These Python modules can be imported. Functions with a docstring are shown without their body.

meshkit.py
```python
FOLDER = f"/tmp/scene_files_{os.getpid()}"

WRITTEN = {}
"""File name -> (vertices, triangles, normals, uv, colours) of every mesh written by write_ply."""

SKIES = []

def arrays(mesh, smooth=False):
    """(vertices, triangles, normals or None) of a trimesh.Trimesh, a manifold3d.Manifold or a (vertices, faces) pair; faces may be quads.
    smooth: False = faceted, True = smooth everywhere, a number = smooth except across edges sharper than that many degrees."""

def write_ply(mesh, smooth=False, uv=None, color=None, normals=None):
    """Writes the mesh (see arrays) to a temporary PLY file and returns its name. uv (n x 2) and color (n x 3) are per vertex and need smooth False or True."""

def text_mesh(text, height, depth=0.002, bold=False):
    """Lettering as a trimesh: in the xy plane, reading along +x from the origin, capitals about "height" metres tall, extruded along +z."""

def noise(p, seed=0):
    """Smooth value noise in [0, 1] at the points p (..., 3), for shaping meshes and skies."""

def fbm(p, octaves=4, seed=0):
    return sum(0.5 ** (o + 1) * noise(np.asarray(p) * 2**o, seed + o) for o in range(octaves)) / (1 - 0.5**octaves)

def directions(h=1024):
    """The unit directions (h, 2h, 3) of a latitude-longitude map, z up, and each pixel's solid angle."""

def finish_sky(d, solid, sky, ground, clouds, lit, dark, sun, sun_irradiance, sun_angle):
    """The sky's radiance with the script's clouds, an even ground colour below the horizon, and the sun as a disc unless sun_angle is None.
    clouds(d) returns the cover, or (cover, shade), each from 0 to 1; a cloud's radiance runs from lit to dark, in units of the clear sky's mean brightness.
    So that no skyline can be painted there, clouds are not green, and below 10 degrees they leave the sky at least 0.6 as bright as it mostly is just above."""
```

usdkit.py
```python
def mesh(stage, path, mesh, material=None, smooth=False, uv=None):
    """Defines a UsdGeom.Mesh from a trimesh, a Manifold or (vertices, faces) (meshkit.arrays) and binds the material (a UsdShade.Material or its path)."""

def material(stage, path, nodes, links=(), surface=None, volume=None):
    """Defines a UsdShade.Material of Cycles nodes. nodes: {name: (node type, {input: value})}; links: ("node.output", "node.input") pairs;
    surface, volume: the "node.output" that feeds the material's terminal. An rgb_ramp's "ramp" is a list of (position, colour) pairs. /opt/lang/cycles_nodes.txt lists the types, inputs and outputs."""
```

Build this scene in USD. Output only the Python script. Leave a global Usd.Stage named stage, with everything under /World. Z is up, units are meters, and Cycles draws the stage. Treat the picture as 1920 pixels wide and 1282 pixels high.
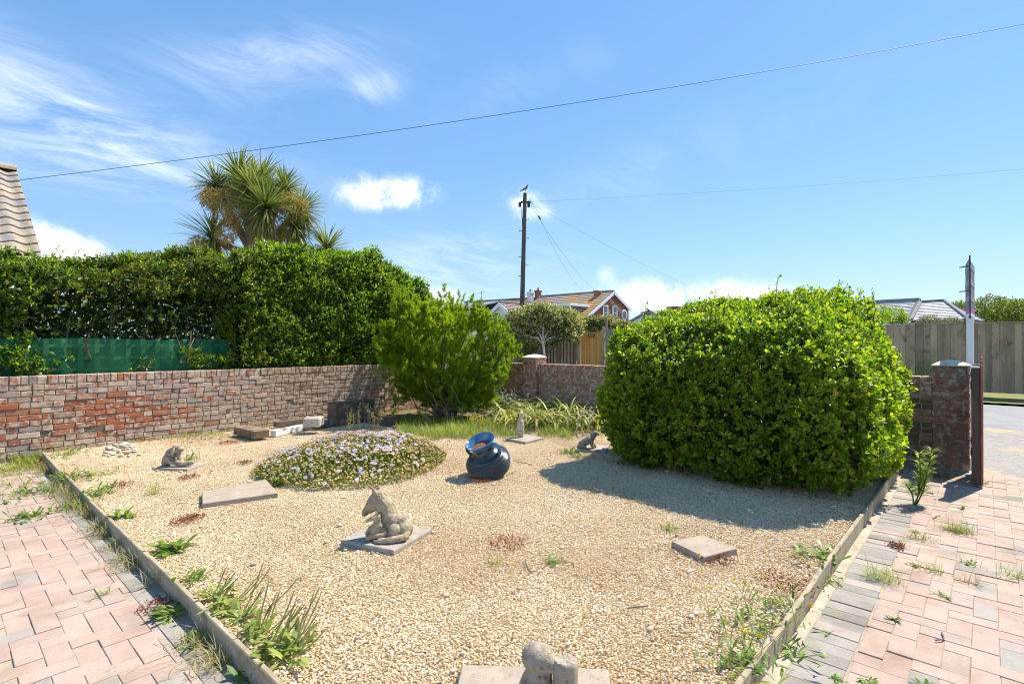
import math, random, numpy as np, trimesh, usdkit, meshkit
import manifold3d as m3
from pxr import Usd, UsdGeom, UsdLux, UsdShade, Gf, Sdf, Vt

stage = Usd.Stage.CreateInMemory()
UsdGeom.SetStageUpAxis(stage, 'Z'); UsdGeom.SetStageMetersPerUnit(stage, 1.0)
UsdGeom.Xform.Define(stage, '/World'); UsdGeom.Scope.Define(stage, '/World/Looks')

# ------------------------------------------------------------------ camera, sky, sun
# x runs along the drive towards the street, y along the street to the left; the gravel bed's near corner is the origin
H = 1.42
F_PX, CX, HOR = 985.0, 960.0, 645.0
ANG = math.atan((1850 - 960) / F_PX)
UX, UZ = math.sin(ANG), math.cos(ANG)
C0, C1 = 0.083 * .979, 1.277 * .979
def uv(X, Z):
    a, b = X - C0, Z - C1
    return np.array([UX * a + UZ * b, -UZ * a + UX * b])
EYE = np.array([*uv(0, 0), H])
FWD = np.array([UZ, UX, 0.0]); RIGHT = np.array([UX, -UZ, 0.0])
FACE = math.degrees(math.atan2(-UZ, UX))                # turns local x to the camera's right

cam = UsdGeom.Camera.Define(stage, '/World/camera')
cam.CreateProjectionAttr('perspective')
cam.CreateHorizontalApertureAttr(36.0); cam.CreateVerticalApertureAttr(36.0 * 683 / 1024)
cam.CreateFocalLengthAttr(F_PX / 1920 * 36.0)
cam.CreateClippingRangeAttr(Gf.Vec2f(0.05, 3000))
cam.AddTranslateOp().Set(Gf.Vec3d(*map(float, EYE)))
cam.AddRotateXYZOp().Set(Gf.Vec3f(90 + math.degrees(math.atan((HOR - 641) / F_PX)), 0, FACE))
EXPOSURE = 1.27
cam.CreateExposureAttr(EXPOSURE)

SUN_AZ, SUN_EL = math.radians(-14.5), math.radians(54.5)
SUN = np.array([math.cos(SUN_AZ) * math.cos(SUN_EL), math.sin(SUN_AZ) * math.cos(SUN_EL), math.sin(SUN_EL)])
sun = UsdLux.DistantLight.Define(stage, '/World/sun')
sun.CreateNormalizeAttr(True); sun.CreateIntensityAttr(0.92); sun.CreateAngleAttr(0.5); sun.CreateColorAttr(Gf.Vec3f(1.0, 0.93, 0.82))
_x = np.cross([0, 0, 1.0], SUN); _x /= np.linalg.norm(_x); _y = np.cross(SUN, _x)
_m = np.eye(4); _m[0, :3], _m[1, :3], _m[2, :3] = _x, _y, SUN
sun.AddTransformOp().Set(Gf.Matrix4d(_m.tolist()))
SKY_STRENGTH = 0.095

def ray(px, py):
    d = FWD + (px - CX) / F_PX * RIGHT + np.array([0, 0, (HOR - py) / F_PX])
    return d
def G(px, py, z=0.0):                                  # the point at height z that is seen there
    d = ray(px, py); return EYE + d * ((z - H) / d[2])
def PL(px, py, Z): return EYE + ray(px, py) * Z
def PU(px, py, u): d = ray(px, py); return EYE + d * ((u - EYE[0]) / d[0])
def PV(px, py, v): d = ray(px, py); return EYE + d * ((v - EYE[1]) / d[1])
def proj(p):
    r = np.asarray(p, float) - EYE
    z = r @ FWD
    return np.stack([CX + F_PX * (r @ RIGHT) / z, HOR - F_PX * r[..., 2] / z, z], -1)

# the sky: clear blue with thin wisps and a few soft clouds
def sky():
    N = {'tc': ('texture_coordinate', {}),
         'sky': ('sky_texture', {'sky_type': 'single_scattering', 'sun_disc': False, 'sun_elevation': SUN_EL, 'sun_rotation': math.atan2(SUN[0], SUN[1]), 'altitude': 0.0, 'air_density': 1.0, 'aerosol_density': 0.25, 'ozone_density': 2.0}),
         'sep': ('separate_xyz', {}), 'zz': ('math', {'math_type': 'maximum', 'value2': 0.0}), 'za': ('math', {'math_type': 'add', 'value2': 0.16}),
         'dx': ('math', {'math_type': 'divide'}), 'dy': ('math', {'math_type': 'divide'}), 'cmb': ('combine_xyz', {'z': 0.0}),
         'map': ('mapping', {'rotation': (0, 0, 0.9), 'scale': (0.85, 1.6, 1.0)}),
         'n1': ('noise_texture', {'scale': 2.6, 'detail': 11.0, 'roughness': 0.66, 'distortion': 0.9}),
         'n2': ('noise_texture', {'scale': 11.0, 'detail': 10.0, 'roughness': 0.66, 'distortion': 0.5})}
    L = [('tc.generated', 'sep.vector'), ('sep.z', 'zz.value1'), ('zz.value', 'za.value1'), ('sep.x', 'dx.value1'), ('za.value', 'dx.value2'), ('sep.y', 'dy.value1'), ('za.value', 'dy.value2'),
         ('dx.value', 'cmb.x'), ('dy.value', 'cmb.y'), ('cmb.vector', 'map.vector'), ('map.vector', 'n1.vector'), ('tc.generated', 'n2.vector')]
    # px, py, half width, half height in photo pixels, strength, tilt, wispy
    clouds = [(40, 150, 260, 75, .85, -.38, 1), (210, 255, 330, 60, .62, -.08, 1), (60, 290, 260, 50, .55, 0, 1), (540, 95, 180, 40, .6, .22, 1), (705, 160, 60, 28, .75, .3, 1), (450, 150, 200, 60, .3, .2, 1),
              (725, 362, 95, 36, 1.1, .05, 0), (985, 385, 55, 34, .8, -.2, 0), (860, 478, 170, 32, .55, 0, 1), (90, 458, 130, 40, 1.15, -.35, 0), (1300, 560, 210, 36, 1.1, -.05, 0), (1130, 508, 26, 20, .6, 0, 0),
              (600, 520, 420, 40, .5, 0, 1), (820, 560, 60, 24, .9, 0, 0), (1560, 590, 260, 30, .45, 0, 1), (1180, 330, 350, 60, .16, .3, 1), (960, 160, 200, 40, .18, .3, 1)]
    last = {0: None, 1: None}
    for i, (px, py, w, h, s, tilt, wisp) in enumerate(clouds):
        c = ray(px, py); k = np.linalg.norm(c); c = c / k
        r = np.cross(c, [0, 0, 1.0]); r /= np.linalg.norm(r); up = np.cross(r, c)
        r, up = r * math.cos(tilt) + up * math.sin(tilt), up * math.cos(tilt) - r * math.sin(tilt)
        a, b = f'a{i}', f'b{i}'
        sw, sh = F_PX * k / w, F_PX * k / h * 1.0
        N[a] = ('vector_math', {'math_type': 'dot_product', 'vector2': tuple(r * sw)}); N[b] = ('vector_math', {'math_type': 'dot_product', 'vector2': tuple(up * sh)})
        N[f'f{i}'] = ('vector_math', {'math_type': 'dot_product', 'vector2': tuple(c)})
        N[f'fa{i}'] = ('math', {'math_type': 'multiply'}); N[f'fb{i}'] = ('math', {'math_type': 'multiply_add'}); N[f'fe{i}'] = ('math', {'math_type': 'multiply', 'value2': -1.1})
        N[f'ex{i}'] = ('math', {'math_type': 'exponent'}); N[f'ff{i}'] = ('math', {'math_type': 'greater_than', 'value2': 0.0}); N[f'g{i}'] = ('math', {'math_type': 'multiply'}); 
        N[f'h{i}'] = ('math', {'math_type': 'multiply_add', 'value2': float(s), 'value3': 0.0})
        L += [('tc.generated', f'{a}.vector1'), ('tc.generated', f'{b}.vector1'), ('tc.generated', f'f{i}.vector1'), (f'{a}.value', f'fa{i}.value1'), (f'{a}.value', f'fa{i}.value2'),
              (f'{b}.value', f'fb{i}.value1'), (f'{b}.value', f'fb{i}.value2'), (f'fa{i}.value', f'fb{i}.value3'), (f'fb{i}.value', f'fe{i}.value1'), (f'fe{i}.value', f'ex{i}.value1'),
              (f'f{i}.value', f'ff{i}.value1'), (f'ex{i}.value', f'g{i}.value1'), (f'ff{i}.value', f'g{i}.value2'), (f'g{i}.value', f'h{i}.value1')]
        if last[wisp]: L.append((last[wisp], f'h{i}.value3'))
        last[wisp] = f'h{i}.value'
    # cover = smooth step of the clouds' weight broken up by two noises
    N['nm'] = ('map_range', {'range_type': 'smoothstep', 'from_min': 0.30, 'from_max': 0.72, 'to_min': 0.0, 'to_max': 1.0, 'clamp': True}); N['nn'] = ('map_range', {'range_type': 'linear', 'from_min': 0.28, 'from_max': 0.70, 'to_min': 0.0, 'to_max': 1.6, 'clamp': True})
    N['s1'] = ('math', {'math_type': 'multiply'}); N['s2'] = ('math', {'math_type': 'multiply'}); N['sp'] = ('map_range', {'range_type': 'smoothstep', 'from_min': 0.14, 'from_max': 0.95, 'to_min': 0.0, 'to_max': 0.92, 'clamp': True}); N['sw'] = ('math', {'math_type': 'multiply', 'value2': 0.5})
    N['mr'] = ('math', {'math_type': 'add', 'use_clamp': True})
    N['ha'] = ('math', {'math_type': 'multiply_add', 'value2': -7.0, 'value3': 0.0}); N['he'] = ('math', {'math_type': 'exponent'}); N['hm'] = ('math', {'math_type': 'multiply', 'value2': 0.66})
    N['ev'] = ('mix_color', {'fac': 0.5, 'b': (0.98, 2.2, 4.4)}); N['hz'] = ('mix_color', {'b': (2.7, 3.6, 4.6)}); N['mix'] = ('mix_color', {'b': (6.4, 6.6, 6.8)})
    N['hs'] = ('hsv', {'hue': 0.498, 'saturation': 1.17, 'value': 0.86})
    N['bg'] = ('background_shader', {'strength': SKY_STRENGTH})
    L += [('n1.fac', 'nm.value'), ('n2.fac', 'nn.value'), (last[1], 's1.value1'), ('nm.result', 's1.value2'), (last[0], 's2.value1'), ('nn.result', 's2.value2'), ('s2.value', 'sp.value'), ('s1.value', 'sw.value1'), ('sp.result', 'mr.value1'), ('sw.value', 'mr.value2'),
          ('zz.value', 'ha.value1'), ('ha.value', 'he.value1'), ('he.value', 'hm.value1'), ('sky.color', 'hs.color'), ('hs.color', 'ev.a'), ('ev.result', 'hz.a'), ('hm.value', 'hz.fac'), ('hz.result', 'mix.a'), ('mr.value', 'mix.fac'), ('mix.result', 'bg.color')]
    return usdkit.material(stage, '/World/Looks/sky', N, L, surface='bg.background')
dome = UsdLux.DomeLight.Define(stage, '/World/sky')
UsdShade.MaterialBindingAPI.Apply(dome.GetPrim()).Bind(sky())
dome.GetPrim().SetCustomDataByKey('kind', 'structure')

# ------------------------------------------------------------------ helpers
_count, _loc = {}, {'/World': np.zeros(3)}
def path_for(name, parent='/World'):
    k = (parent, name); n = _count.get(k, 0); _count[k] = n + 1
    return f'{parent}/{name}' if n == 0 else f'{parent}/{name}_{n:03d}'
def props(prim, label=None, cat=None, group=None, kind=None):
    for k, v in (('label', label), ('category', cat), ('group', group), ('kind', kind)):
        if v: prim.SetCustomDataByKey(k, v)
def thing(name, label=None, cat=None, loc=(0, 0, 0), rot=0.0, group=None, kind=None):
    p = path_for(name); x = UsdGeom.Xform.Define(stage, p)
    x.AddTranslateOp().Set(Gf.Vec3d(*map(float, loc)))
    if rot: x.AddRotateZOp().Set(float(rot))
    props(x.GetPrim(), label, cat, group, kind)
    _loc[p] = np.zeros(3) if rot else np.asarray(loc, float)
    return p
def obj(name, mesh, mat, parent='/World', smooth=False, label=None, cat=None, group=None, kind=None, local=False):
    """One mesh. Its points are in world space and are set off from the thing's base, unless local."""
    p = path_for(name, parent)
    base = _loc['/' + '/'.join(p.split('/')[1:3])] if parent != '/World' else np.zeros(3)
    v, f = tri(mesh)
    if not local and parent != '/World': v = v - base
    g = usdkit.mesh(stage, p, (v, f), mat, smooth=smooth)
    if str((mat if isinstance(mat, str) else mat.GetPath())).split('/')[-1] in PIECED and not smooth: tint(g, len(v), f)
    props(g.GetPrim(), label, cat, group, kind)
    return p
def tri(mesh):
    if hasattr(mesh, 'to_mesh'):
        m = mesh.to_mesh(); return np.array(m.vert_properties[:, :3], float), np.array(m.tri_verts, int)
    if isinstance(mesh, (tuple, list)): 
        v, f = np.asarray(mesh[0], float), np.asarray(mesh[1], int)
        if f.shape[1] == 4: f = np.vstack([f[:, [0, 1, 2]], f[:, [0, 2, 3]]])
        return v, f
    return np.array(mesh.vertices, float), np.array(mesh.faces, int)
PIECED = set()
def tint(g, n, f, seed=1):
    """A random number for each separate piece of the mesh (each leaf, stone or slate), which its material turns into a tone."""
    from scipy.sparse import coo_matrix; from scipy.sparse.csgraph import connected_components
    e = np.vstack([f[:, [0, 1]], f[:, [1, 2]]]); k, lab = connected_components(coo_matrix((np.ones(len(e), np.int8), (e[:, 0], e[:, 1])), shape=(n, n)), directed=False)
    UsdGeom.PrimvarsAPI(g).CreatePrimvar('tone', Sdf.ValueTypeNames.FloatArray, 'vertex').Set(Vt.FloatArray.FromNumpy(np.random.default_rng(seed + k).random(k).astype(np.float32)[lab]))
def cat(*ms):
    ms = [tri(m) for m in ms]; n = np.cumsum([0] + [len(m[0]) for m in ms])
    return np.vstack([m[0] for m in ms]), np.vstack([m[1] + k for m, k in zip(ms, n)])
def move(m, t): v, f = tri(m); return v + np.asarray(t, float), f
def xf(m, R, t=(0, 0, 0)): v, f = tri(m); return v @ np.asarray(R).T + np.asarray(t, float), f
def rot(axis, deg): return trimesh.transformations.rotation_matrix(math.radians(deg), axis)[:3, :3]
RZF = rot([0, 0, 1], FACE)

def box(lo, hi, ch=0.0, jit=0.0, rng=None):
    """A box with its edges chamfered by ch."""
    lo, hi = np.asarray(lo, float), np.asarray(hi, float)
    if ch <= 0:
        m = trimesh.creation.box(bounds=[lo, hi]); v, f = tri(m)
    else:
        ch = min(ch, *(0.45 * (hi - lo)))
        pts = []
        for sx in (0, 1):
            for sy in (0, 1):
                for sz in (0, 1):
                    c = np.array([(lo, hi)[sx][0], (lo, hi)[sy][1], (lo, hi)[sz][2]]); s = np.array([1 - 2 * sx, 1 - 2 * sy, 1 - 2 * sz]) * ch
                    pts += [c + s * [0, 1, 1], c + s * [1, 0, 1], c + s * [1, 1, 0]]
        v, f = tri(m3.Manifold.hull_points(np.array(pts)))
    if jit: v = v + rng.uniform(-jit, jit, v.shape)
    return v, f
def beam(p0, p1, w, d, ch=0.0, up=(0, 0, 1)):
    """A box from p0 to p1, w wide and d deep (d along up)."""
    p0, p1 = np.asarray(p0, float), np.asarray(p1, float); L = np.linalg.norm(p1 - p0); y = (p1 - p0) / L
    x = np.cross(y, up); x /= np.linalg.norm(x); z = np.cross(x, y)
    return xf(box([-w / 2, 0, -d / 2], [w / 2, L, d / 2], ch), np.stack([x, y, z], 1), p0)
def brick(o, A, B, N, la, lb, ln, ch=0.004, rng=None, jit=0.0015):
    """A brick laid with its front corner at o, la along A, lb along B, ln deep behind its face (N points out); front edges worn."""
    fr = [(ch, ch), (la - ch, ch), (la - ch, lb - ch), (ch, lb - ch)]; fu = [(0, 0), (la, 0), (la, lb), (0, lb)]
    loc = np.array([(a, b, 0) for a, b in fr] + [(a, b, -ch) for a, b in fu] + [(a, b, -ln) for a, b in fu], float)
    if rng is not None:
        loc[:8] += rng.uniform(-jit, jit, (8, 3)); loc[:8, 2] += rng.uniform(-jit, jit) * 1.5
    v = np.asarray(o) + loc @ np.stack([A, B, N]).astype(float)
    f = [(0, 1, 2), (0, 2, 3)]
    for k in range(4):
        j = (k + 1) % 4
        f += [(4 + k, 4 + j, j), (4 + k, j, k), (8 + k, 8 + j, 4 + j), (8 + k, 4 + j, 4 + k)]
    f = np.array(f)
    if np.dot(np.cross(A, B), N) < 0: f = f[:, ::-1]
    return v, f
def tube(pts, r, n=8, cap=True):
    p = np.asarray(pts, float); r = np.broadcast_to(r, (len(p),)).astype(float)
    t = np.gradient(p, axis=0); t /= np.linalg.norm(t, axis=1, keepdims=True) + 1e-12
    ref = np.array([0, 0, 1.0]) if abs(t[:, 2]).mean() < .8 else np.array([1.0, 0, 0])
    a = np.cross(t, ref); a /= np.linalg.norm(a, axis=1, keepdims=True) + 1e-12
    b = np.cross(t, a); g = np.arange(n) * 2 * np.pi / n
    v = (p[:, None] + r[:, None, None] * (np.cos(g)[None, :, None] * a[:, None] + np.sin(g)[None, :, None] * b[:, None])).reshape(-1, 3)
    i, j = np.meshgrid(np.arange(len(p) - 1), np.arange(n), indexing='ij')
    q = np.stack([i * n + j, i * n + (j + 1) % n, (i + 1) * n + (j + 1) % n, (i + 1) * n + j], -1).reshape(-1, 4)
    f = np.vstack([q[:, [0, 2, 1]], q[:, [0, 3, 2]]])
    if cap:
        k = len(v); v = np.vstack([v, p[0], p[-1]]); jj = np.arange(n); e = (len(p) - 1) * n
        f = np.vstack([f, np.stack([np.full(n, k), jj, (jj + 1) % n], 1), np.stack([np.full(n, k + 1), e + (jj + 1) % n, e + jj], 1)])
    return v, f
def lathe(prof, n=48):
    prof = np.asarray(prof, float); g = np.arange(n) * 2 * np.pi / n
    v = np.stack([prof[:, None, 0] * np.cos(g), prof[:, None, 0] * np.sin(g), np.broadcast_to(prof[:, None, 1], (len(prof), n))], -1).reshape(-1, 3)
    i, j = np.meshgrid(np.arange(len(prof) - 1), np.arange(n), indexing='ij')
    q = np.stack([i * n + j, i * n + (j + 1) % n, (i + 1) * n + (j + 1) % n, (i + 1) * n + j], -1).reshape(-1, 4)
    return v, np.vstack([q[:, [0, 1, 2]], q[:, [0, 2, 3]]])
def prism(poly, A, B, N, depth, o=(0, 0, 0)):
    """A flat polygon (in A, B from o) made depth thick along -N."""
    from shapely.geometry import Polygon
    m = trimesh.creation.extrude_polygon(Polygon(poly), depth, engine='earcut'); v, f = tri(m)
    v[:, 2] -= depth
    V = np.asarray(o) + v @ np.stack([A, B, N]).astype(float)
    return (V, f) if np.dot(np.cross(A, B), N) > 0 else (V, f[:, ::-1])
def blob(bones, length=0.012, smooth=8, amp=0.0, freq=25.0, seed=0):
    """One continuous body: hulls of the spheres at each bone's ends, joined and smoothed."""
    parts = []
    for p0, r0, p1, r1 in bones:
        parts.append(m3.Manifold.batch_hull([m3.Manifold.sphere(r0, 20).translate(list(map(float, p0))), m3.Manifold.sphere(r1, 20).translate(list(map(float, p1)))]))
    m = m3.Manifold.batch_boolean(parts, m3.OpType.Add).refine_to_length(length)
    v, f = tri(m); t = trimesh.Trimesh(v, f, process=True)
    if smooth: trimesh.smoothing.filter_taubin(t, lamb=0.5, nu=0.52, iterations=smooth)
    if amp:
        v = np.array(t.vertices); n = np.array(t.vertex_normals); t.vertices = v + n * ((meshkit.fbm(v * freq, 4, seed) - .5) * 2 * amp)[:, None]
    return np.array(t.vertices), np.array(t.faces)
def rock(size, seed, sub=2, amp=.25):
    m = trimesh.creation.icosphere(sub, 1.0); v = np.array(m.vertices)
    v *= (1 + amp * 2 * (meshkit.fbm(v * 1.6 + seed * 7.1, 3, seed) - .5))[:, None]
    return v * np.asarray(size), np.array(m.faces)

# ------------------------------------------------------------------ foliage
LEAF = (np.array([(0, 0, 0), (.36, .42, .05), (.42, .72, .0), (0, 1, -.06), (-.42, .72, 0), (-.36, .42, .05)]), np.array([(0, 1, 2), (0, 2, 3), (0, 3, 4), (0, 4, 5)]))
LEAF2 = (np.array([(0, 0, 0), (.5, .5, .05), (0, 1, -.05), (-.5, .5, .05)]), np.array([(0, 1, 2), (0, 2, 3)]))
def unit(a): return a / (np.linalg.norm(a, axis=-1, keepdims=True) + 1e-12)
def place(P, Y, Zn, L, W, tmpl=LEAF):
    """Copies of a leaf at P, pointing along Y, their faces turned to Zn."""
    Y = unit(Y); X = unit(np.cross(Y, Zn)); Z = np.cross(X, Y)
    t, f = tmpl; n, k = len(P), len(t)
    L, W = np.broadcast_to(L, (n,)), np.broadcast_to(W, (n,))
    v = P[:, None] + t[None, :, :1] * (W[:, None, None] * X[:, None]) + t[None, :, 1:2] * (L[:, None, None] * Y[:, None]) + t[None, :, 2:] * (L[:, None, None] * Z[:, None])
    return v.reshape(-1, 3), (f[None] + (np.arange(n) * k)[:, None, None]).reshape(-1, 3)
def shoots(P, D, rng, K=7, L=.045, W=.026, stem=.06, tmpl=LEAF, spread=.9):
    """Leafy shoots: K leaves in a spiral round each point P, growing along D."""
    D = unit(D); n = len(P); a = unit(np.cross(D, rng.normal(size=(n, 3)))); b = np.cross(D, a)
    out = []
    for k in range(K):
        t = k / max(K - 1, 1); g = 2.4 * k + rng.uniform(0, .6, n)
        rad = a * np.cos(g)[:, None] + b * np.sin(g)[:, None]
        Y = D * (.25 + .75 * t + .0) + rad * spread * (1.1 - .55 * t) + rng.normal(size=(n, 3)) * .16
        s = rng.uniform(.65, 1.15, n) * (1 - .25 * t)
        out.append(place(P + D * (stem * t), Y, D * 1.0 + rng.normal(size=(n, 3)) * .25, L * s, W * s, tmpl))
    return cat(*out)
def in_volume(sdf, lo, hi, n, scale, rng, batch=400_000, deepest=.6):
    """n points near the surface of a shape, thinning inwards, and the outward directions there."""
    got = []; have = 0
    for _ in range(60):
        p = rng.uniform(lo, hi, (batch, 3)); d = sdf(p)
        keep = (d < 0) & (d > -deepest) & (rng.random(batch) < np.exp(d / scale)); got.append(p[keep]); have += keep.sum()
        if have >= n: break
    p = np.vstack(got)[:n]; e = .03; d0 = sdf(p)
    g = np.stack([sdf(p + np.eye(3)[k] * e) - d0 for k in range(3)], 1)
    return p, unit(g)
def blades(P, az, el, L, W, droop, S=4, prof='blade'):
    """Strap leaves: centre lines that leave at el and bend down by droop."""
    P = np.asarray(P, float); n = len(P)
    az, el, L, W, droop = (np.broadcast_to(np.asarray(x, float), (n,)) for x in (az, el, L, W, droop))
    h = np.stack([np.cos(az), np.sin(az), np.zeros(n)], 1); side = np.stack([-np.sin(az), np.cos(az), np.zeros(n)], 1)
    w = {'blade': lambda t: (1 - t) ** .6 * (0.75 + .5 * t) , 'leaf': lambda t: np.sin(np.pi * (t * .94 + .03)) ** .8, 'strap': lambda t: np.minimum(1, (1.02 - t) * 3.5), 'spoon': lambda t: np.interp(t, [0, .35, .7, .9, 1], [.22, .4, 1, .8, .05])}[prof]
    pos, rows = P.copy(), []
    for s in range(S + 1):
        t = s / S; rows.append(np.stack([pos - side * (W * w(t) / 2)[:, None], pos + side * (W * w(t) / 2)[:, None]], 1))
        e = el - droop * (t + .5 / S); pos = pos + (h * np.cos(e)[:, None] + np.array([0, 0, 1.0]) * np.sin(e)[:, None]) * (L / S)[:, None]
    v = np.stack(rows, 1).reshape(n, -1, 3); k = v.shape[1]
    f = np.array([x for s in range(S) for x in ((2 * s, 2 * s + 1, 2 * s + 3), (2 * s, 2 * s + 3, 2 * s + 2))])
    return v.reshape(-1, 3), (f[None] + (np.arange(n) * k)[:, None, None]).reshape(-1, 3)

# ------------------------------------------------------------------ materials
def mat(name, cols, scale=6.0, rough=.85, bump=0.0, bscale=60.0, fleck=None, detail=6.0, stretch=None, island=None, spec=.5, grime=None, coat=0.0, metallic=0.0, contrast=1.0, wave=None):
    """Colours picked by noise over the place; fleck = (colour, scale, threshold 0..1, softness); island = colours picked per piece and multiplied in; grime = (colour, scale, lo, hi)."""
    c = .5 / contrast
    ramp = [(.5 - c * .55 + c * 1.1 * i / max(len(cols) - 1, 1), x) for i, x in enumerate(cols)] if np.isscalar(cols[0][1]) else cols
    N = {'g': ('geometry', {}), 'n': ('noise_texture', {'scale': scale, 'detail': detail, 'roughness': .6}), 'r': ('rgb_ramp', {'ramp': ramp}), 'p': ('principled_bsdf', {'roughness': rough, 'specular_ior_level': spec, 'metallic': metallic, 'coat_weight': coat, 'coat_roughness': .08})}
    L = [('n.fac', 'r.fac'), ('r.color', 'X')]
    src = 'g.position'
    if stretch:
        N['m'] = ('mapping', {'scale': stretch}); L += [('g.position', 'm.vector')]; src = 'm.vector'
    L.append((src, 'n.vector')); cur = 'r.color'; L.pop(1)
    if island:
        PIECED.add(name); N['at'] = ('attribute', {'attribute': 'tone'}); N['ir'] = ('rgb_ramp', {'ramp': island}); N['im'] = ('mix_color', {'blend_type': 'multiply', 'fac': 1.0})
        L += [('at.fac', 'ir.fac'), (cur, 'im.a'), ('ir.color', 'im.b')]; cur = 'im.result'
    for i, fl in enumerate(fleck if isinstance(fleck, list) else [fleck] if fleck else []):
        col, sc, th, so = fl
        N[f'fn{i}'] = ('noise_texture', {'scale': sc, 'detail': 7.0, 'roughness': .65}); N[f'fr{i}'] = ('map_range', {'range_type': 'smoothstep', 'from_min': th - so, 'from_max': th + so, 'clamp': True, 'to_min': 0.0, 'to_max': 1.0}); N[f'fm{i}'] = ('mix_color', {'b': col})
        L += [('g.position', f'fn{i}.vector'), (f'fn{i}.fac', f'fr{i}.value'), (f'fr{i}.result', f'fm{i}.fac'), (cur, f'fm{i}.a')]; cur = f'fm{i}.result'
    L.append((cur, 'p.base_color'))
    if bump:
        N['bn'] = ('noise_texture', {'scale': bscale, 'detail': 5.0, 'roughness': .6}); N['b'] = ('bump', {'strength': bump, 'distance': .01})
        L += [(src, 'bn.vector'), ('bn.fac', 'b.height'), ('b.normal', 'p.normal')]
    return usdkit.material(stage, f'/World/Looks/{name}', N, L, surface='p.BSDF')
def leafmat(name, cols, trans, rough=.4, spec=.5, fac=.35, scale=1.3, mul=((.75, .8, .75), (1.2, 1.15, 1.1))):
    """Leaves: a tone per leaf, drifting over the plant, that let light through."""
    PIECED.add(name)
    N = {'g': ('geometry', {}), 'at': ('attribute', {'attribute': 'tone'}), 'r': ('rgb_ramp', {'ramp': cols}), 'n': ('noise_texture', {'scale': scale, 'detail': 3.0}), 'nr': ('rgb_ramp', {'ramp': [(.35, mul[0]), (.65, mul[1])]}), 'm': ('mix_color', {'blend_type': 'multiply', 'fac': 1.0}),
         'p': ('principled_bsdf', {'roughness': rough, 'specular_ior_level': spec}), 't': ('translucent_bsdf', {}), 'tm': ('mix_color', {'blend_type': 'multiply', 'fac': 1.0, 'b': trans}), 'x': ('mix_closure', {'fac': fac})}
    L = [('at.fac', 'r.fac'), ('g.position', 'n.vector'), ('n.fac', 'nr.fac'), ('r.color', 'm.a'), ('nr.color', 'm.b'), ('m.result', 'p.base_color'), ('m.result', 'tm.a'), ('tm.result', 't.color'), ('p.BSDF', 'x.closure1'), ('t.BSDF', 'x.closure2')]
    return usdkit.material(stage, f'/World/Looks/{name}', N, L, surface='x.closure')

# ------------------------------------------------------------------ ground
E_U, E_V, E_Z = np.array([1.0, 0, 0]), np.array([0, 1.0, 0]), np.array([0, 0, 1.0])
WALL_V, WALL_U = 8.42, 7.17          # faces of the long side wall and of the street wall
PAVE_Z = -.075
def sheet(u0, u1, v0, v1, z, n=1, amp=0.0, seed=0):
    nu, nv = (n, n) if np.ndim(n) == 0 else n
    a, b = np.meshgrid(np.linspace(u0, u1, nu + 1), np.linspace(v0, v1, nv + 1), indexing='ij')
    p = np.stack([a, b, np.full_like(a, z)], -1).reshape(-1, 3)
    if amp: p[:, 2] += amp * (meshkit.fbm(p * [1.7, 1.7, 0] + 3.3, 3, seed) - .5)
    i, j = np.meshgrid(np.arange(nu), np.arange(nv), indexing='ij'); k = nv + 1
    q = np.stack([i * k + j, (i + 1) * k + j, (i + 1) * k + j + 1, i * k + j + 1], -1).reshape(-1, 4)
    return p, np.vstack([q[:, [0, 1, 2]], q[:, [0, 2, 3]]])
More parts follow.
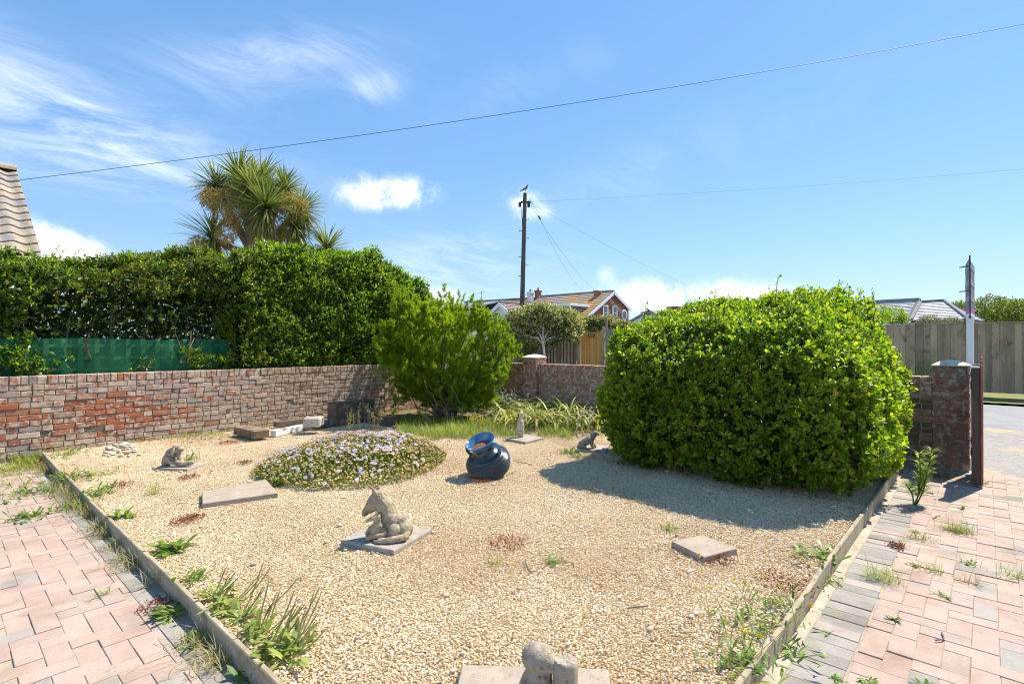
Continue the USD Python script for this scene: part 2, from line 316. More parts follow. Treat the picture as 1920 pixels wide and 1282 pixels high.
earth = mat('earth', [(.10, .08, .05), (.2, .16, .1), (.28, .23, .15)], 3.0, .95, .6, 30, fleck=((.06, .10, .02), 1.3, .6, .12))
sand = mat('joint_sand', [(.24, .19, .14), (.36, .29, .21), (.46, .38, .28)], 9.0, .95, .5, 90)
mortar_strip_m = mat('mortar_strip', [(.30, .25, .185), (.40, .34, .26), (.48, .42, .33)], 6.0, .95, .5, 60, fleck=((.3, .24, .16), 9.0, .62, .1))
soil_m = mat('bed_soil', [(.3, .2, .11), (.42, .29, .17), (.5, .36, .21)], 4.0, .95, .6, 120)
obj('ground', sheet(-400, 900, -700, 700, -.16, 4), earth, kind='structure')
obj('garden_soil', sheet(-.02, WALL_U + .3, -.01, WALL_V + .2, -.022, (20, 24), .012, 2), soil_m, kind='structure')

road_m = mat('road_asphalt', [(.17, .17, .17), (.23, .23, .228), (.29, .285, .28)], 2.0, .9, .5, 160, fleck=((.2, .2, .2), 45, .6, .08))
ROAD0, ROAD1, FENCE_U = 12.0, 17.2, 19.1
obj('road', sheet(ROAD0, ROAD1, -60, 60, -.13, 2), road_m, kind='structure')
shingle_m = mat('footway_shingle', [(.19, .17, .15), (.28, .255, .225), (.38, .345, .3)], 14.0, .95, .8, 60, fleck=[((.45, .33, .17), .9, .6, .08), ((.2, .18, .15), 30, .6, .1)])
obj('footway', sheet(7.32, ROAD0 - .004, -60, 60, -.115, (10, 60), .02, 5), shingle_m, kind='structure')
verge_m = mat('verge_turf', [(.10, .12, .015), (.15, .15, .025), (.24, .2, .06)], 2.5, .95, .9, 40)
obj('verge', sheet(ROAD1 + .002, FENCE_U + 2, -60, 60, -.08, (8, 60), .03, 4), verge_m, kind='structure')

# ------------------------------------------------------------------ gravel: patches of stones
rng = np.random.default_rng(11)
GRAV = [(0.0, (.70, .56, .35)), (.16, (.62, .46, .26)), (.3, (.76, .65, .46)), (.42, (.50, .34, .18)), (.52, (.68, .52, .31)), (.64, (.79, .70, .54)), (.74, (.42, .26, .13)), (.80, (.67, .51, .31)), (.92, (.45, .38, .3)), (.955, (.82, .77, .68)), (.99, (.22, .19, .17))]
_N = {'g': ('geometry', {}), 'at': ('attribute', {'attribute': 'tone'}), 'o': ('object_info', {}), 'a': ('math', {'math_type': 'add'}), 'f': ('math', {'math_type': 'fraction'}), 'r': ('rgb_ramp', {'ramp': GRAV, 'interpolate': False}),
      'n': ('noise_texture', {'scale': .8, 'detail': 6.0, 'roughness': .62}), 'nr': ('rgb_ramp', {'ramp': [(.34, (.84, .78, .70)), (.5, (.98, .96, .93)), (.62, (1.06, 1.06, 1.06))]}), 'm': ('mix_color', {'blend_type': 'multiply', 'fac': 1.0}), 'p': ('principled_bsdf', {'roughness': .75, 'specular_ior_level': .35})}
gravel_m = usdkit.material(stage, '/World/Looks/gravel_stone', _N, [('at.fac', 'a.value1'), ('o.random', 'a.value2'), ('a.value', 'f.value1'), ('f.value', 'r.fac'), ('g.position', 'n.vector'), ('n.fac', 'nr.fac'), ('r.color', 'm.a'), ('nr.color', 'm.b'), ('m.result', 'p.base_color')], surface='p.BSDF')
PATCH = .30
def stone_patch(seed):
    r = np.random.default_rng(seed); n = 1150
    base, f = tri(trimesh.creation.icosphere(0)); out = []
    g = int(math.ceil(math.sqrt(n))); ij = np.stack(np.meshgrid(np.arange(g), np.arange(g)), -1).reshape(-1, 2)
    xy = (ij + r.uniform(0, 1, ij.shape)) / g * PATCH - PATCH / 2
    m = len(xy); s = .0047 * np.exp(r.normal(0, .28, m)); sc = np.stack([s * r.uniform(.9, 1.5, m), s * r.uniform(.7, 1.1, m), s * r.uniform(.5, .9, m)], 1)
    v = base[None] * sc[:, None] * (1 + r.uniform(-.18, .18, (m, len(base), 1)))
    from scipy.spatial.transform import Rotation
    R = Rotation.from_euler('zyx', np.stack([r.uniform(0, 6.3, m), r.normal(0, .45, m), r.normal(0, .45, m)], 1)).as_matrix()
    v = np.einsum('nij,nkj->nki', R, v) + np.stack([xy[:, 0], xy[:, 1], -.006 + r.uniform(-.004, .007, m)], 1)[:, None]
    return v.reshape(-1, 3), (f[None] + (np.arange(m) * len(base))[:, None, None]).reshape(-1, 3)
gp = path_for('gravel'); gi = UsdGeom.PointInstancer.Define(stage, gp)
props(gi.GetPrim(), 'golden tan pea gravel spread over the whole garden bed', 'gravel', kind='stuff')
UsdGeom.Scope.Define(stage, gp + '/patches')
for k in range(8):
    _s = stone_patch(100 + k); tint(usdkit.mesh(stage, f'{gp}/patches/stone_patch_{k:03d}', _s, gravel_m), len(_s[0]), _s[1], k)
    gi.CreatePrototypesRel().AddTarget(f'{gp}/patches/stone_patch_{k:03d}')
nu, nv = int(round((WALL_U - .02) / PATCH)), int(round((WALL_V - .02) / PATCH)); pos, qs, ids = [], [], []
for i in range(nu):
    for j in range(nv):
        u, v = .02 + (i + .5) * (WALL_U - .04) / nu, .02 + (j + .5) * (WALL_V - .04) / nv
        a = rng.integers(4) * math.pi / 2; pos.append((u, v, -.003 + .016 * (float(meshkit.fbm(np.array([[u * .9, v * .9, 0.]]), 2, 4)[0]) - .5))); qs.append(Gf.Quath(math.cos(a / 2), 0, 0, math.sin(a / 2))); ids.append(int(rng.integers(8)))
gi.CreatePositionsAttr(Vt.Vec3fArray.FromNumpy(np.array(pos, np.float32))); gi.CreateOrientationsAttr(Vt.QuathArray(qs)); gi.CreateProtoIndicesAttr(Vt.IntArray(ids))
big_m = mat('larger_stone', [(.3, .28, .27), (.55, .48, .4), (.75, .7, .62)], 3.0, .8, .3, 40, island=[(0, (.5, .5, .55)), (.4, (1, .95, .85)), (.7, (.8, .6, .45)), (1, (1.1, 1.1, 1.1))])
ms = []
for k in range(230):
    u, v = rng.uniform(.1, 6.8), rng.uniform(.1, 8.2); s = rng.uniform(.008, .017)
    ms.append(move(rock((s * 1.4, s, s * .6), k, 1), (u, v, .006)))
obj('pebbles', cat(*ms), big_m, label='larger grey, white and rusty pebbles scattered among the pea gravel', cat='pebbles', kind='stuff')

# ------------------------------------------------------------------ block paving
def paver_mats(pre, tones):
    return [mat(f'{pre}_{k}', [tuple(np.array(c) * .86), c, tuple(np.minimum(np.array(c) * 1.13, .9))], 7.0, .92, .35, 160, fleck=[((.62, .55, .47), 130, .66, .06), (tuple(np.array(c) * .62), 70, .64, .07), (tuple(np.array(c) * [.74, .72, .68]), 2.6, .60, .12), ((.2, .19, .10), 8.0, .70, .06)]) for k, c in enumerate(tones)]
pink = paver_mats('paver_pink', [(.40, .285, .225), (.415, .30, .24), (.385, .28, .225), (.405, .305, .245), (.37, .285, .23), (.39, .27, .215), (.42, .31, .25)])
grey = paver_mats('paver_grey', [(.28, .25, .215), (.25, .225, .19), (.31, .28, .24)])
mixed = paver_mats('paver_buff', [(.38, .31, .265), (.345, .3, .26)])
def paving(name, label, blocks, base_sheet, base_mat):
    t = thing(name, kind='structure', loc=(*base_sheet[0].mean(0)[:2], PAVE_Z))
    obj('joint_sand', base_sheet, base_mat, t)
    r = np.random.default_rng(len(blocks)); seen = []
    for (u0, v0, lu, lv, m) in blocks:
        p = proj(np.array([u0 + lu / 2, v0 + lv / 2, PAVE_Z]))
        inside = p[2] > .5 and -60 < p[0] < 1980 and p[1] < 1350
        seen.append((p[2] if inside else 1e3 + abs(p[2]), u0, v0, lu, lv, m))
    seen.sort(key=lambda s: s[0]); rest = {}
    for k, (d, u0, v0, lu, lv, m) in enumerate(seen):
        z = PAVE_Z + r.normal(0, .0019); g = .0012
        b = brick((u0 + g, v0 + g, z), E_U, E_V, E_Z, lu - 2 * g, lv - 2 * g, .05, .0022, r, .0006)
        if k < 299 and d < 900: obj('paver', b, m, t)
        else: rest.setdefault(id(m), (m, []))[1].append(b)
    far = [b for m, bs in rest.values() for b in bs]
    if far: obj('far_pavers', cat(*far), mat(name + '_far', [(.43, .31, .265), (.5, .37, .31), (.52, .4, .345)], 3.0, .92, .35, 160, island=[(0, (.82, .85, .88)), (.3, (1, 1, 1)), (1, (1.08, 1.04, 1.02))], fleck=((.62, .56, .5), 130, .66, .06)), t, kind='stuff')
    return t
def herring(u0, u1, v0, v1, hand, s=.1025):
    out = []
    for i in range(int(math.floor(u0 / s)) - 1, int(math.ceil(u1 / s)) + 1):
        for j in range(int(math.floor(v0 / s)) - 1, int(math.ceil(v1 / s)) + 1):
            k = (i + j) % 4 if hand > 0 else (i - j) % 4
            if k == 0: c = (i * s, j * s, 2 * s, s)
            elif (hand > 0 and k == 2) or (hand < 0 and k == 3): c = (i * s, j * s, s, 2 * s)
            else: continue
            a, b, e, f = max(c[0], u0), max(c[1], v0), min(c[0] + c[2], u1), min(c[1] + c[3], v1)
            if e - a > .012 and f - b > .012: out.append((a, b, e - a, f - b))
    return out
def tone(r, greyness=.1):
    x = r.random()
    return grey[r.integers(3)] if x < greyness * .4 else mixed[r.integers(2)] if x < greyness else pink[r.integers(len(pink))]
r = np.random.default_rng(5)
LB = -.17                                             # inner edge of the grey border on the left
left = [(*b, tone(r, .07)) for b in herring(-4.2, LB, .2, 8.1, 1) if -60 < proj(np.array([b[0], b[1], PAVE_Z]))[0] < 700 and proj(np.array([b[0], b[1], PAVE_Z]))[2] > .8]
left += [(LB, v, .10, .205, grey[r.integers(3)]) for v in np.arange(.6, 7.2, .205)]
left += [(LB + .10, v, .06, .205, grey[r.integers(3)]) for v in np.arange(.65, 4.1, .205) if r.random() < .6]
paving('pavement', 'pink and grey block paving', left, sheet(-4.6, -.028, -.4, WALL_V + .02, PAVE_Z - .005, (30, 60), .004, 3), sand)
RB0, RB1 = -.092, -.297
right = [(*b, tone(r, .08)) for b in herring(.3, 7.3, -4.6, RB1, -1) if proj(np.array([b[0], b[1], PAVE_Z]))[2] > .8 and proj(np.array([b[0], b[1], PAVE_Z]))[0] < 2060 and proj(np.array([b[0] + .1, b[1] + .1, PAVE_Z]))[1] < 1400]
right += [(u, RB1, .1025, RB0 - RB1, grey[r.integers(3)] if r.random() < .8 else mixed[r.integers(2)]) for u in np.arange(.5, 7.0, .1025)]
paving('driveway', 'drive', right, sheet(.1, 7.3, -4.8, -.028, PAVE_Z - .005, (60, 40), .004, 6), sand)
obj('mortar_strip', sheet(.3, 6.9, RB0 + .004, -.034, PAVE_Z - .002, (60, 3), .006, 8), mortar_strip_m, kind='structure')
dirt = mat('drift_soil', [(.25, .19, .13), (.38, .31, .22), (.5, .42, .31)], 12.0, .95, .7, 80)
obj('path_edge_soil', sheet(LB + .105, -.034, .3, 8.0, PAVE_Z - .003, (4, 80), .02, 9), dirt, kind='structure')

# ------------------------------------------------------------------ timber edging
plank = mat('edging_timber', [(.24, .19, .12), (.36, .29, .19), (.46, .38, .27)], 5.0, .9, .4, 60, stretch=(1, 1, 5), fleck=((.13, .11, .07), 7.0, .62, .1))
def timber_edging(label, along_v, pieces, loc):
    t = thing('timber_edging', label, 'edging board', loc)
    for a, b, off, za, zb in pieces:
        p0, p1 = ((off, a, 0), (off, b, 0)) if along_v else ((a, off, 0), (b, off, 0))
        m, f = box([-.014, 0, -.14], [.014, 1, 0], .005)
        d = np.array(p1) - np.array(p0); L = np.linalg.norm(d); y = d / L; x = np.cross(y, E_Z)
        segs = []
        v = m.copy(); tt = v[:, 1]; z = v[:, 2] + za + (zb - za) * tt
        obj('board', (np.asarray(p0) + x * v[:, :1] + y * (tt * L)[:, None] + E_Z * z[:, None], f), plank, t)
    return t
timber_edging('weathered timber edging board along the left paved path', True, [(-.1, 1.68, -.014, .028, .03), (1.686, 3.3, -.012, .026, .03), (3.306, 5.2, -.016, .03, .02), (5.206, 6.6, -.012, .026, .03), (6.606, 8.15, -.02, .026, .05)], (0, 4, 0))
timber_edging('grey timber edging board between the gravel and the right driveway', False, [(-.1, 1.7, -.014, .028, .03), (1.706, 2.55, -.018, .02, .034), (2.556, 4.2, -.012, .03, .026), (4.206, 6.7, -.016, .03, .03)], (3.4, 0, 0))

# ------------------------------------------------------------------ brick walls and piers
def brickmat(name, base, white, th, soft=.1, green=0.0):
    fl = [(tuple(np.array(base) * .45), 60, .62, .08), (white, 15.0, th, soft), (tuple(np.array(white) * .85), 60.0, th + .08, .05), (tuple(np.array(base) * .3), 38.0, .66, .05)]
    if green: fl.append(((.10, .10, .03), 5.0, .62 - green, .12))
    return mat(name, [tuple(np.array(base) * .75), base, tuple(np.array(base) * 1.2)], 9.0, .9, .5, 90, fleck=fl)
WH = (.58, .445, .335)
red_l = [brickmat(f'brick_red_{k}', c, WH, th, .06) for k, (c, th) in enumerate([((.42, .13, .055), .58), ((.36, .11, .055), .53), ((.46, .17, .08), .60), ((.4, .13, .06), .50)])]
pale_l = [brickmat(f'brick_pale_{k}', c, w, th, .09) for k, (c, w, th) in enumerate([((.36, .165, .10), WH, .47), ((.34, .19, .14), (.52, .41, .305), .48), ((.42, .23, .155), (.62, .49, .37), .45), ((.30, .2, .155), (.48, .385, .295), .46), ((.42, .16, .085), WH, .51)])]
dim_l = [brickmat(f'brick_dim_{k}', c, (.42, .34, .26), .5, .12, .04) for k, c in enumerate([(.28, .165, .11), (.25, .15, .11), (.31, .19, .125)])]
dark_b = [brickmat(f'brick_street_{k}', c, (.56, .45, .35), .55, .08) for k, c in enumerate([(.36, .14, .085), (.29, .115, .075), (.40, .175, .105), (.33, .165, .11)])]
moss_b = [brickmat(f'brick_mossy_{k}', c, (.46, .38, .29), .61, .07, .13) for k, c in enumerate([(.24, .11, .07), (.26, .13, .08)])]
mortar_d = mat('mortar_dark', [(.10, .085, .065), (.17, .145, .11), (.24, .21, .16)], 12.0, .95, .6, 60)
mortar_l = mat('mortar_light', [(.28, .22, .16), (.40, .33, .25), (.52, .44, .35)], 12.0, .95, .6, 60)
CO = .075
def wall(name, label, start, A, N, length, height, thick, pick, mortar, zb, visible, cap=True, seed=0, rise=0.0):
    """Brickwork from start along A; N faces the viewer. Courses of stretchers and headers, bricks on edge along the top."""
    r = np.random.default_rng(seed); A, N = np.asarray(A, float), np.asarray(N, float); start = np.array([start[0], start[1], 0.0])
    t = thing(name, label, 'wall', (*(start + A * length / 2)[:2], zb))
    zt = zb + height; body = height - (.105 if cap else 0); nc = int(round(body / CO)); cz = body / nc
    lo = start - N * .007; core = [lo, lo + A * length, lo + A * length - N * (thick - .014), lo - N * (thick - .014)]
    c = np.array([[*p[:2], z] for z in (zb - .15, zt - .012) for p in core])
    f = np.array([(0, 1, 5), (0, 5, 4), (1, 2, 6), (1, 6, 5), (2, 3, 7), (2, 7, 6), (3, 0, 4), (3, 4, 7), (4, 5, 6), (4, 6, 7), (0, 2, 1), (0, 3, 2)])
    if np.dot(np.cross(A, E_Z), N) < 0: f = f[:, ::-1]
    obj('mortar', (c, f), mortar, t)
    items = []
    for row in range(nc):
        s, k = (-.1125 if row % 2 else 0.0) + r.uniform(-.02, .02), int(r.integers(2))
        while s < length - .02:
            w = (.215 if r.random() < .85 else .1025) if k % 2 == 0 else .1025
            a, b = max(s, 0), min(s + w, length)
            if b - a > .03: items.append((a, row * cz, b - a, cz - .010))
            s += w + .010; k += 1
    if cap:
        s = 0.0
        while s < length - .03:
            w = r.uniform(.062, .07) if r.random() < .6 else r.uniform(.095, .11)
            items.append((s, nc * cz, min(w, length - s - .004), height - nc * cz)); s += w + .011
    ranked = []
    for (a, z, w, h) in items:
        p = start + A * (a + w / 2); q = proj(np.array([p[0], p[1], zb + z]))
        ranked.append(((0 if visible(p, q) else 1), q[2], a, z, w, h))
    ranked.sort(); rest = []
    for k, (hid, d, a, z, w, h) in enumerate(ranked):
        o = start + A * a; top = z > nc * cz - .01
        dep = thick + .004 if top else .05
        b = brick((o[0], o[1], zb + z + .004), A, E_Z, N, w, h - (0 if top else .0), dep, .0045, r, .0022)
        b = (b[0] + N * (r.normal(0, .0025) + (.002 if top else 0)), b[1])
        if k < 298 and not hid: obj('brick', b, pick(o, z, r), t)
        else: rest.append((pick(o, z, r), b))
    if rest:
        cols = {}
        for m, b in rest: cols.setdefault(str(m.GetPath()), (m, []))[1].append(b)
        base = (.34, .18, .11) if seed == 1 else (.28, .11, .07)
        big = mat(f'other_bricks_{seed}', [tuple(np.array(base) * .8), base, tuple(np.array(base) * 1.2)], 9.0, .9, .5, 90, island=[(0, (.62, .62, .64)), (.5, (1, 1, 1)), (1, (1.2, 1.12, 1.05))], fleck=[((.5, .395, .29), 15, .485 if seed == 1 else .58, .1), ((.1, .08, .06), 38, .66, .05)])
        obj('other_bricks', cat(*[b for _, b in rest]), big, t, kind='stuff')
    return t
W0 = -1.9
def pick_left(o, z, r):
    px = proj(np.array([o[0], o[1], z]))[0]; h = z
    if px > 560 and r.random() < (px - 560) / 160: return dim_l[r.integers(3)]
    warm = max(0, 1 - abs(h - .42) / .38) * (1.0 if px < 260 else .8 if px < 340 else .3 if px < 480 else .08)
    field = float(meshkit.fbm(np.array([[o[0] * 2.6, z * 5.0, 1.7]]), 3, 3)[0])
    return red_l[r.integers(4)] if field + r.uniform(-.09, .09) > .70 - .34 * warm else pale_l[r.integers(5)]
wall('brick_wall', 'long limewashed red brick wall below the green netting and hedge', (W0, WALL_V), E_U, -E_V, WALL_U + .24 - W0, 1.03, .22, pick_left, mortar_d, -.03,
     lambda p, q: q[2] > .3 and q[0] > -60 and q[0] < 760, seed=1)
V_R, V_S = proj(np.array([WALL_U, 0, 0])), None
def v_at(px): return PU(px, 760, WALL_U)[1]
PIER = .34
vg, vs = v_at(1782), v_at(998)                        # the two piers' middles
wall('brick_wall', 'low brick wall along the street between its two capped piers', (WALL_U, vg + PIER / 2 + .003), E_V, -E_U, WALL_V - (vg + PIER / 2) - .004, 1.07, .22,
     lambda o, z, r: (moss_b[r.integers(2)] if (o[1] < 2.4 and z < .75 and r.random() < .75) else dark_b[r.integers(4)]), mortar_l, -.05,
     lambda p, q: (930 < q[0] < 1150) or (1680 < q[0] < 1760), seed=2)
cap_m = mat('pier_cap', [(.5, .43, .31), (.64, .56, .42), (.72, .65, .5)], 9.0, .9, .4, 50, fleck=((.3, .26, .15), 8, .62, .1))
def pier(label, u, v, h, zb, mats, mort, seed):
    r = np.random.default_rng(seed); t = thing('brick_pier', label, 'pier', (u, v, zb)); s = PIER / 2
    obj('mortar', box([u - s + .007, v - s + .007, zb - .1], [u + s - .007, v + s - .007, zb + h - .004]), mort, t)
    n = int(round(h / CO)); cz = h / n
    for row in range(n):
        for A, N, o in ((E_V, -E_U, (u - s, v - s)), (E_U, -E_V, (u - s, v - s)), (E_U, E_V, (u - s, v + s)), (E_V, E_U, (u + s, v - s))):
            ws = [.108, .222] if (row + (A is E_U)) % 2 else [.222, .108]
            if r.random() < .2: ws = [.108, .108, .108]
            a = .0
            for w in ws:
                b = brick((*(np.array([*o, 0]) + A * a)[:2], zb + row * cz + .005), A, E_Z, N, w, cz - .01, .03, .005, r, .002)
                obj('brick', (b[0] + N * r.uniform(-.002, .004), b[1]), mats[r.integers(len(mats))], t); a += w + .009
    g = np.linspace(-1, 1, 13); pts = []
    for x in g:
        for y in g:
            pts.append((u + x * (s + .012), v + y * (s + .012), zb + h + .012 + .062 * (1 - max(abs(x), abs(y)) ** 2.2) ))
    pts += [(u + x * (s + .012), v + y * (s + .012), zb + h + .001) for x in (-1, 1) for y in (-1, 1)]
    obj('cap', m3.Manifold.hull_points(np.array(pts)), cap_m, t, smooth=35)
pier('brick gate pier with a domed cement cap beside the brown gate', WALL_U + PIER / 2 - .02, vg, 1.215, -.06, dark_b, mortar_l, 7)
pier('small brick pier with a domed cap in the street wall left of the clipped hedge', WALL_U + PIER / 2 - .1, vs, 1.19, -.05, dark_b, mortar_l, 8)

# ------------------------------------------------------------------ fences across the street
fence_m = [mat(f'fence_board_{k}', [tuple(np.array(c) * .7), c, tuple(np.array(c) * 1.25)], 3.0, .9, .4, 40, stretch=(3, 3, .35), fleck=[((.16, .15, .05), 1.1, .58, .1), ((.10, .08, .06), 2.6, .64, .08)]) for k, c in enumerate([(.38, .26, .15), (.32, .22, .13), (.43, .3, .175), (.27, .185, .11)])]
grey_f = [mat(f'fence_grey_{k}', [tuple(np.array(c) * .75), c, tuple(np.array(c) * 1.2)], 3.0, .9, .4, 40, stretch=(3, 3, .35)) for k, c in enumerate([(.24, .19, .165), (.27, .215, .19), (.21, .17, .15)])]
post_m = mat('fence_post', [(.25, .19, .10), (.36, .28, .16), (.42, .34, .2)], 3.0, .9, .4, 40, stretch=(3, 3, .4), fleck=((.14, .15, .05), 2, .58, .1))
bare_m = mat('fence_gap_board', [(.10, .04, .03), (.15, .06, .045)], 4.0, .85)
def vF(px): return PU(px, 700, FENCE_U)[1]
def fence(name, label, va, vb, zb, zt, mats, posts, width=.125, gap=None, rail=True, seed=0):
    r = np.random.default_rng(seed); t = thing(name, label, 'fence', (FENCE_U, (va + vb) / 2, zb)); v = va; k = 0
    while v < vb - .03:
        w = min(width * r.uniform(.92, 1.08), vb - v)
        if gap and gap[0] < v < gap[1]: m, off = bare_m, .03
        else: m, off = mats[r.integers(len(mats))], 0
        b = box([FENCE_U + off + .013 * (k % 2) - .009, v + .002, zb], [FENCE_U + off + .013 * (k % 2) + .009, v + w - .002 + .003, zt + r.uniform(-.012, .006)], .002)
        obj('board', b, m, t); v += w; k += 1
    if rail:
        for z in (zb + .35, (zb + zt) / 2, zt - .3): obj('rail', box([FENCE_U + .045, va, z - .04], [FENCE_U + .1, vb, z + .04]), post_m, t)
        obj('capping', box([FENCE_U - .03, va, zt + .008], [FENCE_U + .035, vb, zt + .032], .005), mats[0], t)
    for p in posts: obj('post', box([FENCE_U - .06, p - .06, zb - .1], [FENCE_U + .06, p + .06, zt + .07], .008), post_m, t)
    return t
zr0, zr1 = PU(1880, 737, FENCE_U)[2], PU(1880, 606, FENCE_U)[2]
fence('board_fence', 'tall weathered close-board fence across the street behind the gate pier', vF(1990), vF(1655), zr0, zr1, fence_m, [vF(1711)], .15, gap=(vF(1783), vF(1775)), seed=3)
gpx0, gpx1 = 1090.5, 1128
gz0 = -.05; gz1 = PU(1108, 624, FENCE_U)[2]
fence('board_fence', 'grey close-board fence panel right of the orange wooden gate', vF(1215), vF(1134.5), gz0, PU(1150, 619, FENCE_U)[2], grey_f, [], .12, seed=4)
# palisade with gaps, and the posts and gate
t = thing('palisade_fence', 'palisade fence of spaced brown slats left of the orange gate', 'fence', (FENCE_U, vF(1030), 0))
v = vF(1081); r = np.random.default_rng(9)
while v < vF(948):
    obj('slat', box([FENCE_U - .01, v, gz0 + .05], [FENCE_U + .01, v + .12, PU(1060, 632, FENCE_U)[2] + r.uniform(-.02, .02)], .003), fence_m[r.integers(4)], t); v += .195
v = vF(1081) + .15
while v < vF(948):
    obj('back_slat', box([FENCE_U + .065, v, gz0 + .05], [FENCE_U + .083, v + .15, PU(1060, 634, FENCE_U)[2]], .003), grey_f[r.integers(3)], t); v += .195
for z in (.45, 1.6): obj('rail', box([FENCE_U + .012, vF(1081), z - .045], [FENCE_U + .06, vF(948), z + .045]), post_m, t)
orange = [mat(f'gate_orange_{k}', [tuple(np.array(c) * .8), c, tuple(np.array(c) * 1.12)], 4.0, .5, .2, 40, stretch=(3, 3, .3), fleck=((.28, .10, .02), 4, .68, .05)) for k, c in enumerate([(.56, .27, .05), (.6, .3, .065), (.52, .24, .045)])]
t = thing('garden_gate', 'bright orange tongue-and-groove wooden garden gate across the street', 'gate', (FENCE_U, vF(1109), gz0))
a, b = vF(gpx1), vF(gpx0); w = (b - a) / 9
for k in range(9):
    if k in (0, 8): continue
    obj('board', box([FENCE_U - .008, a + k * w + .004, gz0 + .06], [FENCE_U + .008, a + (k + 1) * w - .004, gz1 - .07], .003), orange[k % 3], t)
for k in (0, 8): obj('stile', box([FENCE_U - .02, a + k * w + .002, gz0 + .03], [FENCE_U + .014, a + (k + 1) * w - .002, gz1], .004), orange[k % 3], t)
obj('top_rail', box([FENCE_U - .018, a + w + .001, gz1 - .068], [FENCE_U + .012, b - w - .001, gz1 - .001], .004), orange[1], t)
plate = mat('name_plate', [(.025, .022, .02), (.04, .035, .03)], 9, .5)
sg = thing('name_plate', 'small black name plate on the orange gate', 'sign', (FENCE_U - .03, vF(1109), gz1 - .14))
pv0, pv1 = vF(1116), vF(1103.5)
obj('plate', box([FENCE_U - .032, pv0, gz1 - .2], [FENCE_U - .022, pv1, gz1 - .055], .003), plate, sg)
white_m = mat('white_paint', [(.72, .72, .7), (.8, .8, .78)], 3, .5)
for k in range(9):
    x = pv1 - .05 - k * (pv1 - pv0 - .1) / 8.6
    obj('letter', box([FENCE_U - .0345, x - .022, gz1 - .145], [FENCE_U - .0325, x, gz1 - .145 + (.05 if k in (0, 5) else .034)]), white_m, sg)
for px, lab in ((1086, 'timber gate post with a ball finial left of the orange gate'), (1131.5, 'timber gate post with a pale finial right of the orange gate')):
    p = thing('gate_post', lab, 'post', (FENCE_U, vF(px), gz0)); v = vF(px)
    obj('shaft', box([FENCE_U - .075, v - .075, gz0 - .1], [FENCE_U + .075, v + .075, PU(px, 618, FENCE_U)[2]], .01), post_m, p)
    obj('finial', move(lathe([(.0, 0), (.085, 0), (.085, .03), (.04, .04), (.06, .08), (.05, .13), (0, .15)], 20), (FENCE_U, v, PU(px, 618, FENCE_U)[2] + .001)), post_m, p, smooth=40)
for px, y0, lab in ((1091.5, 596, 'thin upright stake behind the left post of the orange gate'), (1137, 597, 'thin upright stake behind the right post of the orange gate'), (1185, 603, 'thin upright stake behind the grey fence panel')):
    q = PU(px, y0, FENCE_U + .5)
    obj('stake', box([q[0] - .04, q[1] - .045, -.1], [q[0] + .04, q[1] + .045, q[2]], .005), grey_f[0], label=lab, cat='stake')

# ------------------------------------------------------------------ the open brown gate and the agents' board
brown = mat('gate_brown', [(.030, .018, .014), (.05, .028, .02), (.085, .045, .03)], 4, .45, .3, 40, stretch=(4, 4, .5), fleck=((.16, .08, .05), 3.0, .66, .06))
redb = mat('gate_red_edge', [(.18, .05, .03), (.25, .08, .05), (.33, .14, .1)], 5, .6, .3, 50)
grey_top = mat('gate_weathered_top', [(.4, .42, .44), (.55, .57, .6)], 6, .7, .2, 40)
iron = mat('black_iron', [(.02, .02, .02), (.05, .045, .04)], 9, .5)
g0 = G(1829, 908, PAVE_Z + .03); gu, gv = g0[0], g0[1]
gzt = PL(1829, 690, proj(g0)[2])[2]; gb = PAVE_Z + .03; gue = WALL_U - .06
t = thing('driveway_gate', 'open dark brown wooden gate folded back in front of the brick gate pier', 'gate', (gu, gv, gb))
hw = .035
obj('front_stile', box([gu, gv - hw, gb], [gu + .11, gv + hw, gzt], .006), brown, t)
obj('hinge_stile', box([gue - .11, gv - hw, gb + .03], [gue, gv + hw, gzt + .02], .006), brown, t)
for z in (gb + .1, gb + .6, gzt - .12): obj('rail', box([gu + .112, gv - hw + .012, z - .05], [gue - .112, gv + hw - .012, z + .05], .005), brown, t)
n = 9; w = (gue - .112 - gu - .112) / n
for k in range(n): 
    a = gu + .112 + k * w; x = (k + .5) / n
    obj('board', box([a + .002, gv - hw - .022, gb + .02], [a + w - .002, gv - hw - .001, gzt + .06 + .05 * math.sin(math.pi * x)], .003), redb, t)
obj('front_board', box([gu - .004, gv - hw - .023, gb], [gu + .11, gv - hw - .001, gzt + .03], .004), redb, t)
obj('stile_cap', box([gu - .004, gv - hw + .001, gzt + .001], [gu + .112, gv + hw + .004, gzt + .016], .003), grey_top, t)
for z in (gzt - .07, gb + .45): obj('latch', cat(tube([(gu + .03, gv + hw + .001, z), (gu + .03, gv + hw + .035, z), (gu + .03, gv + hw + .04, z + .07)], .007, 8), box([gu + .01, gv + hw + .001, z - .03], [gu + .05, gv + hw + .006, z + .03])), iron, t)

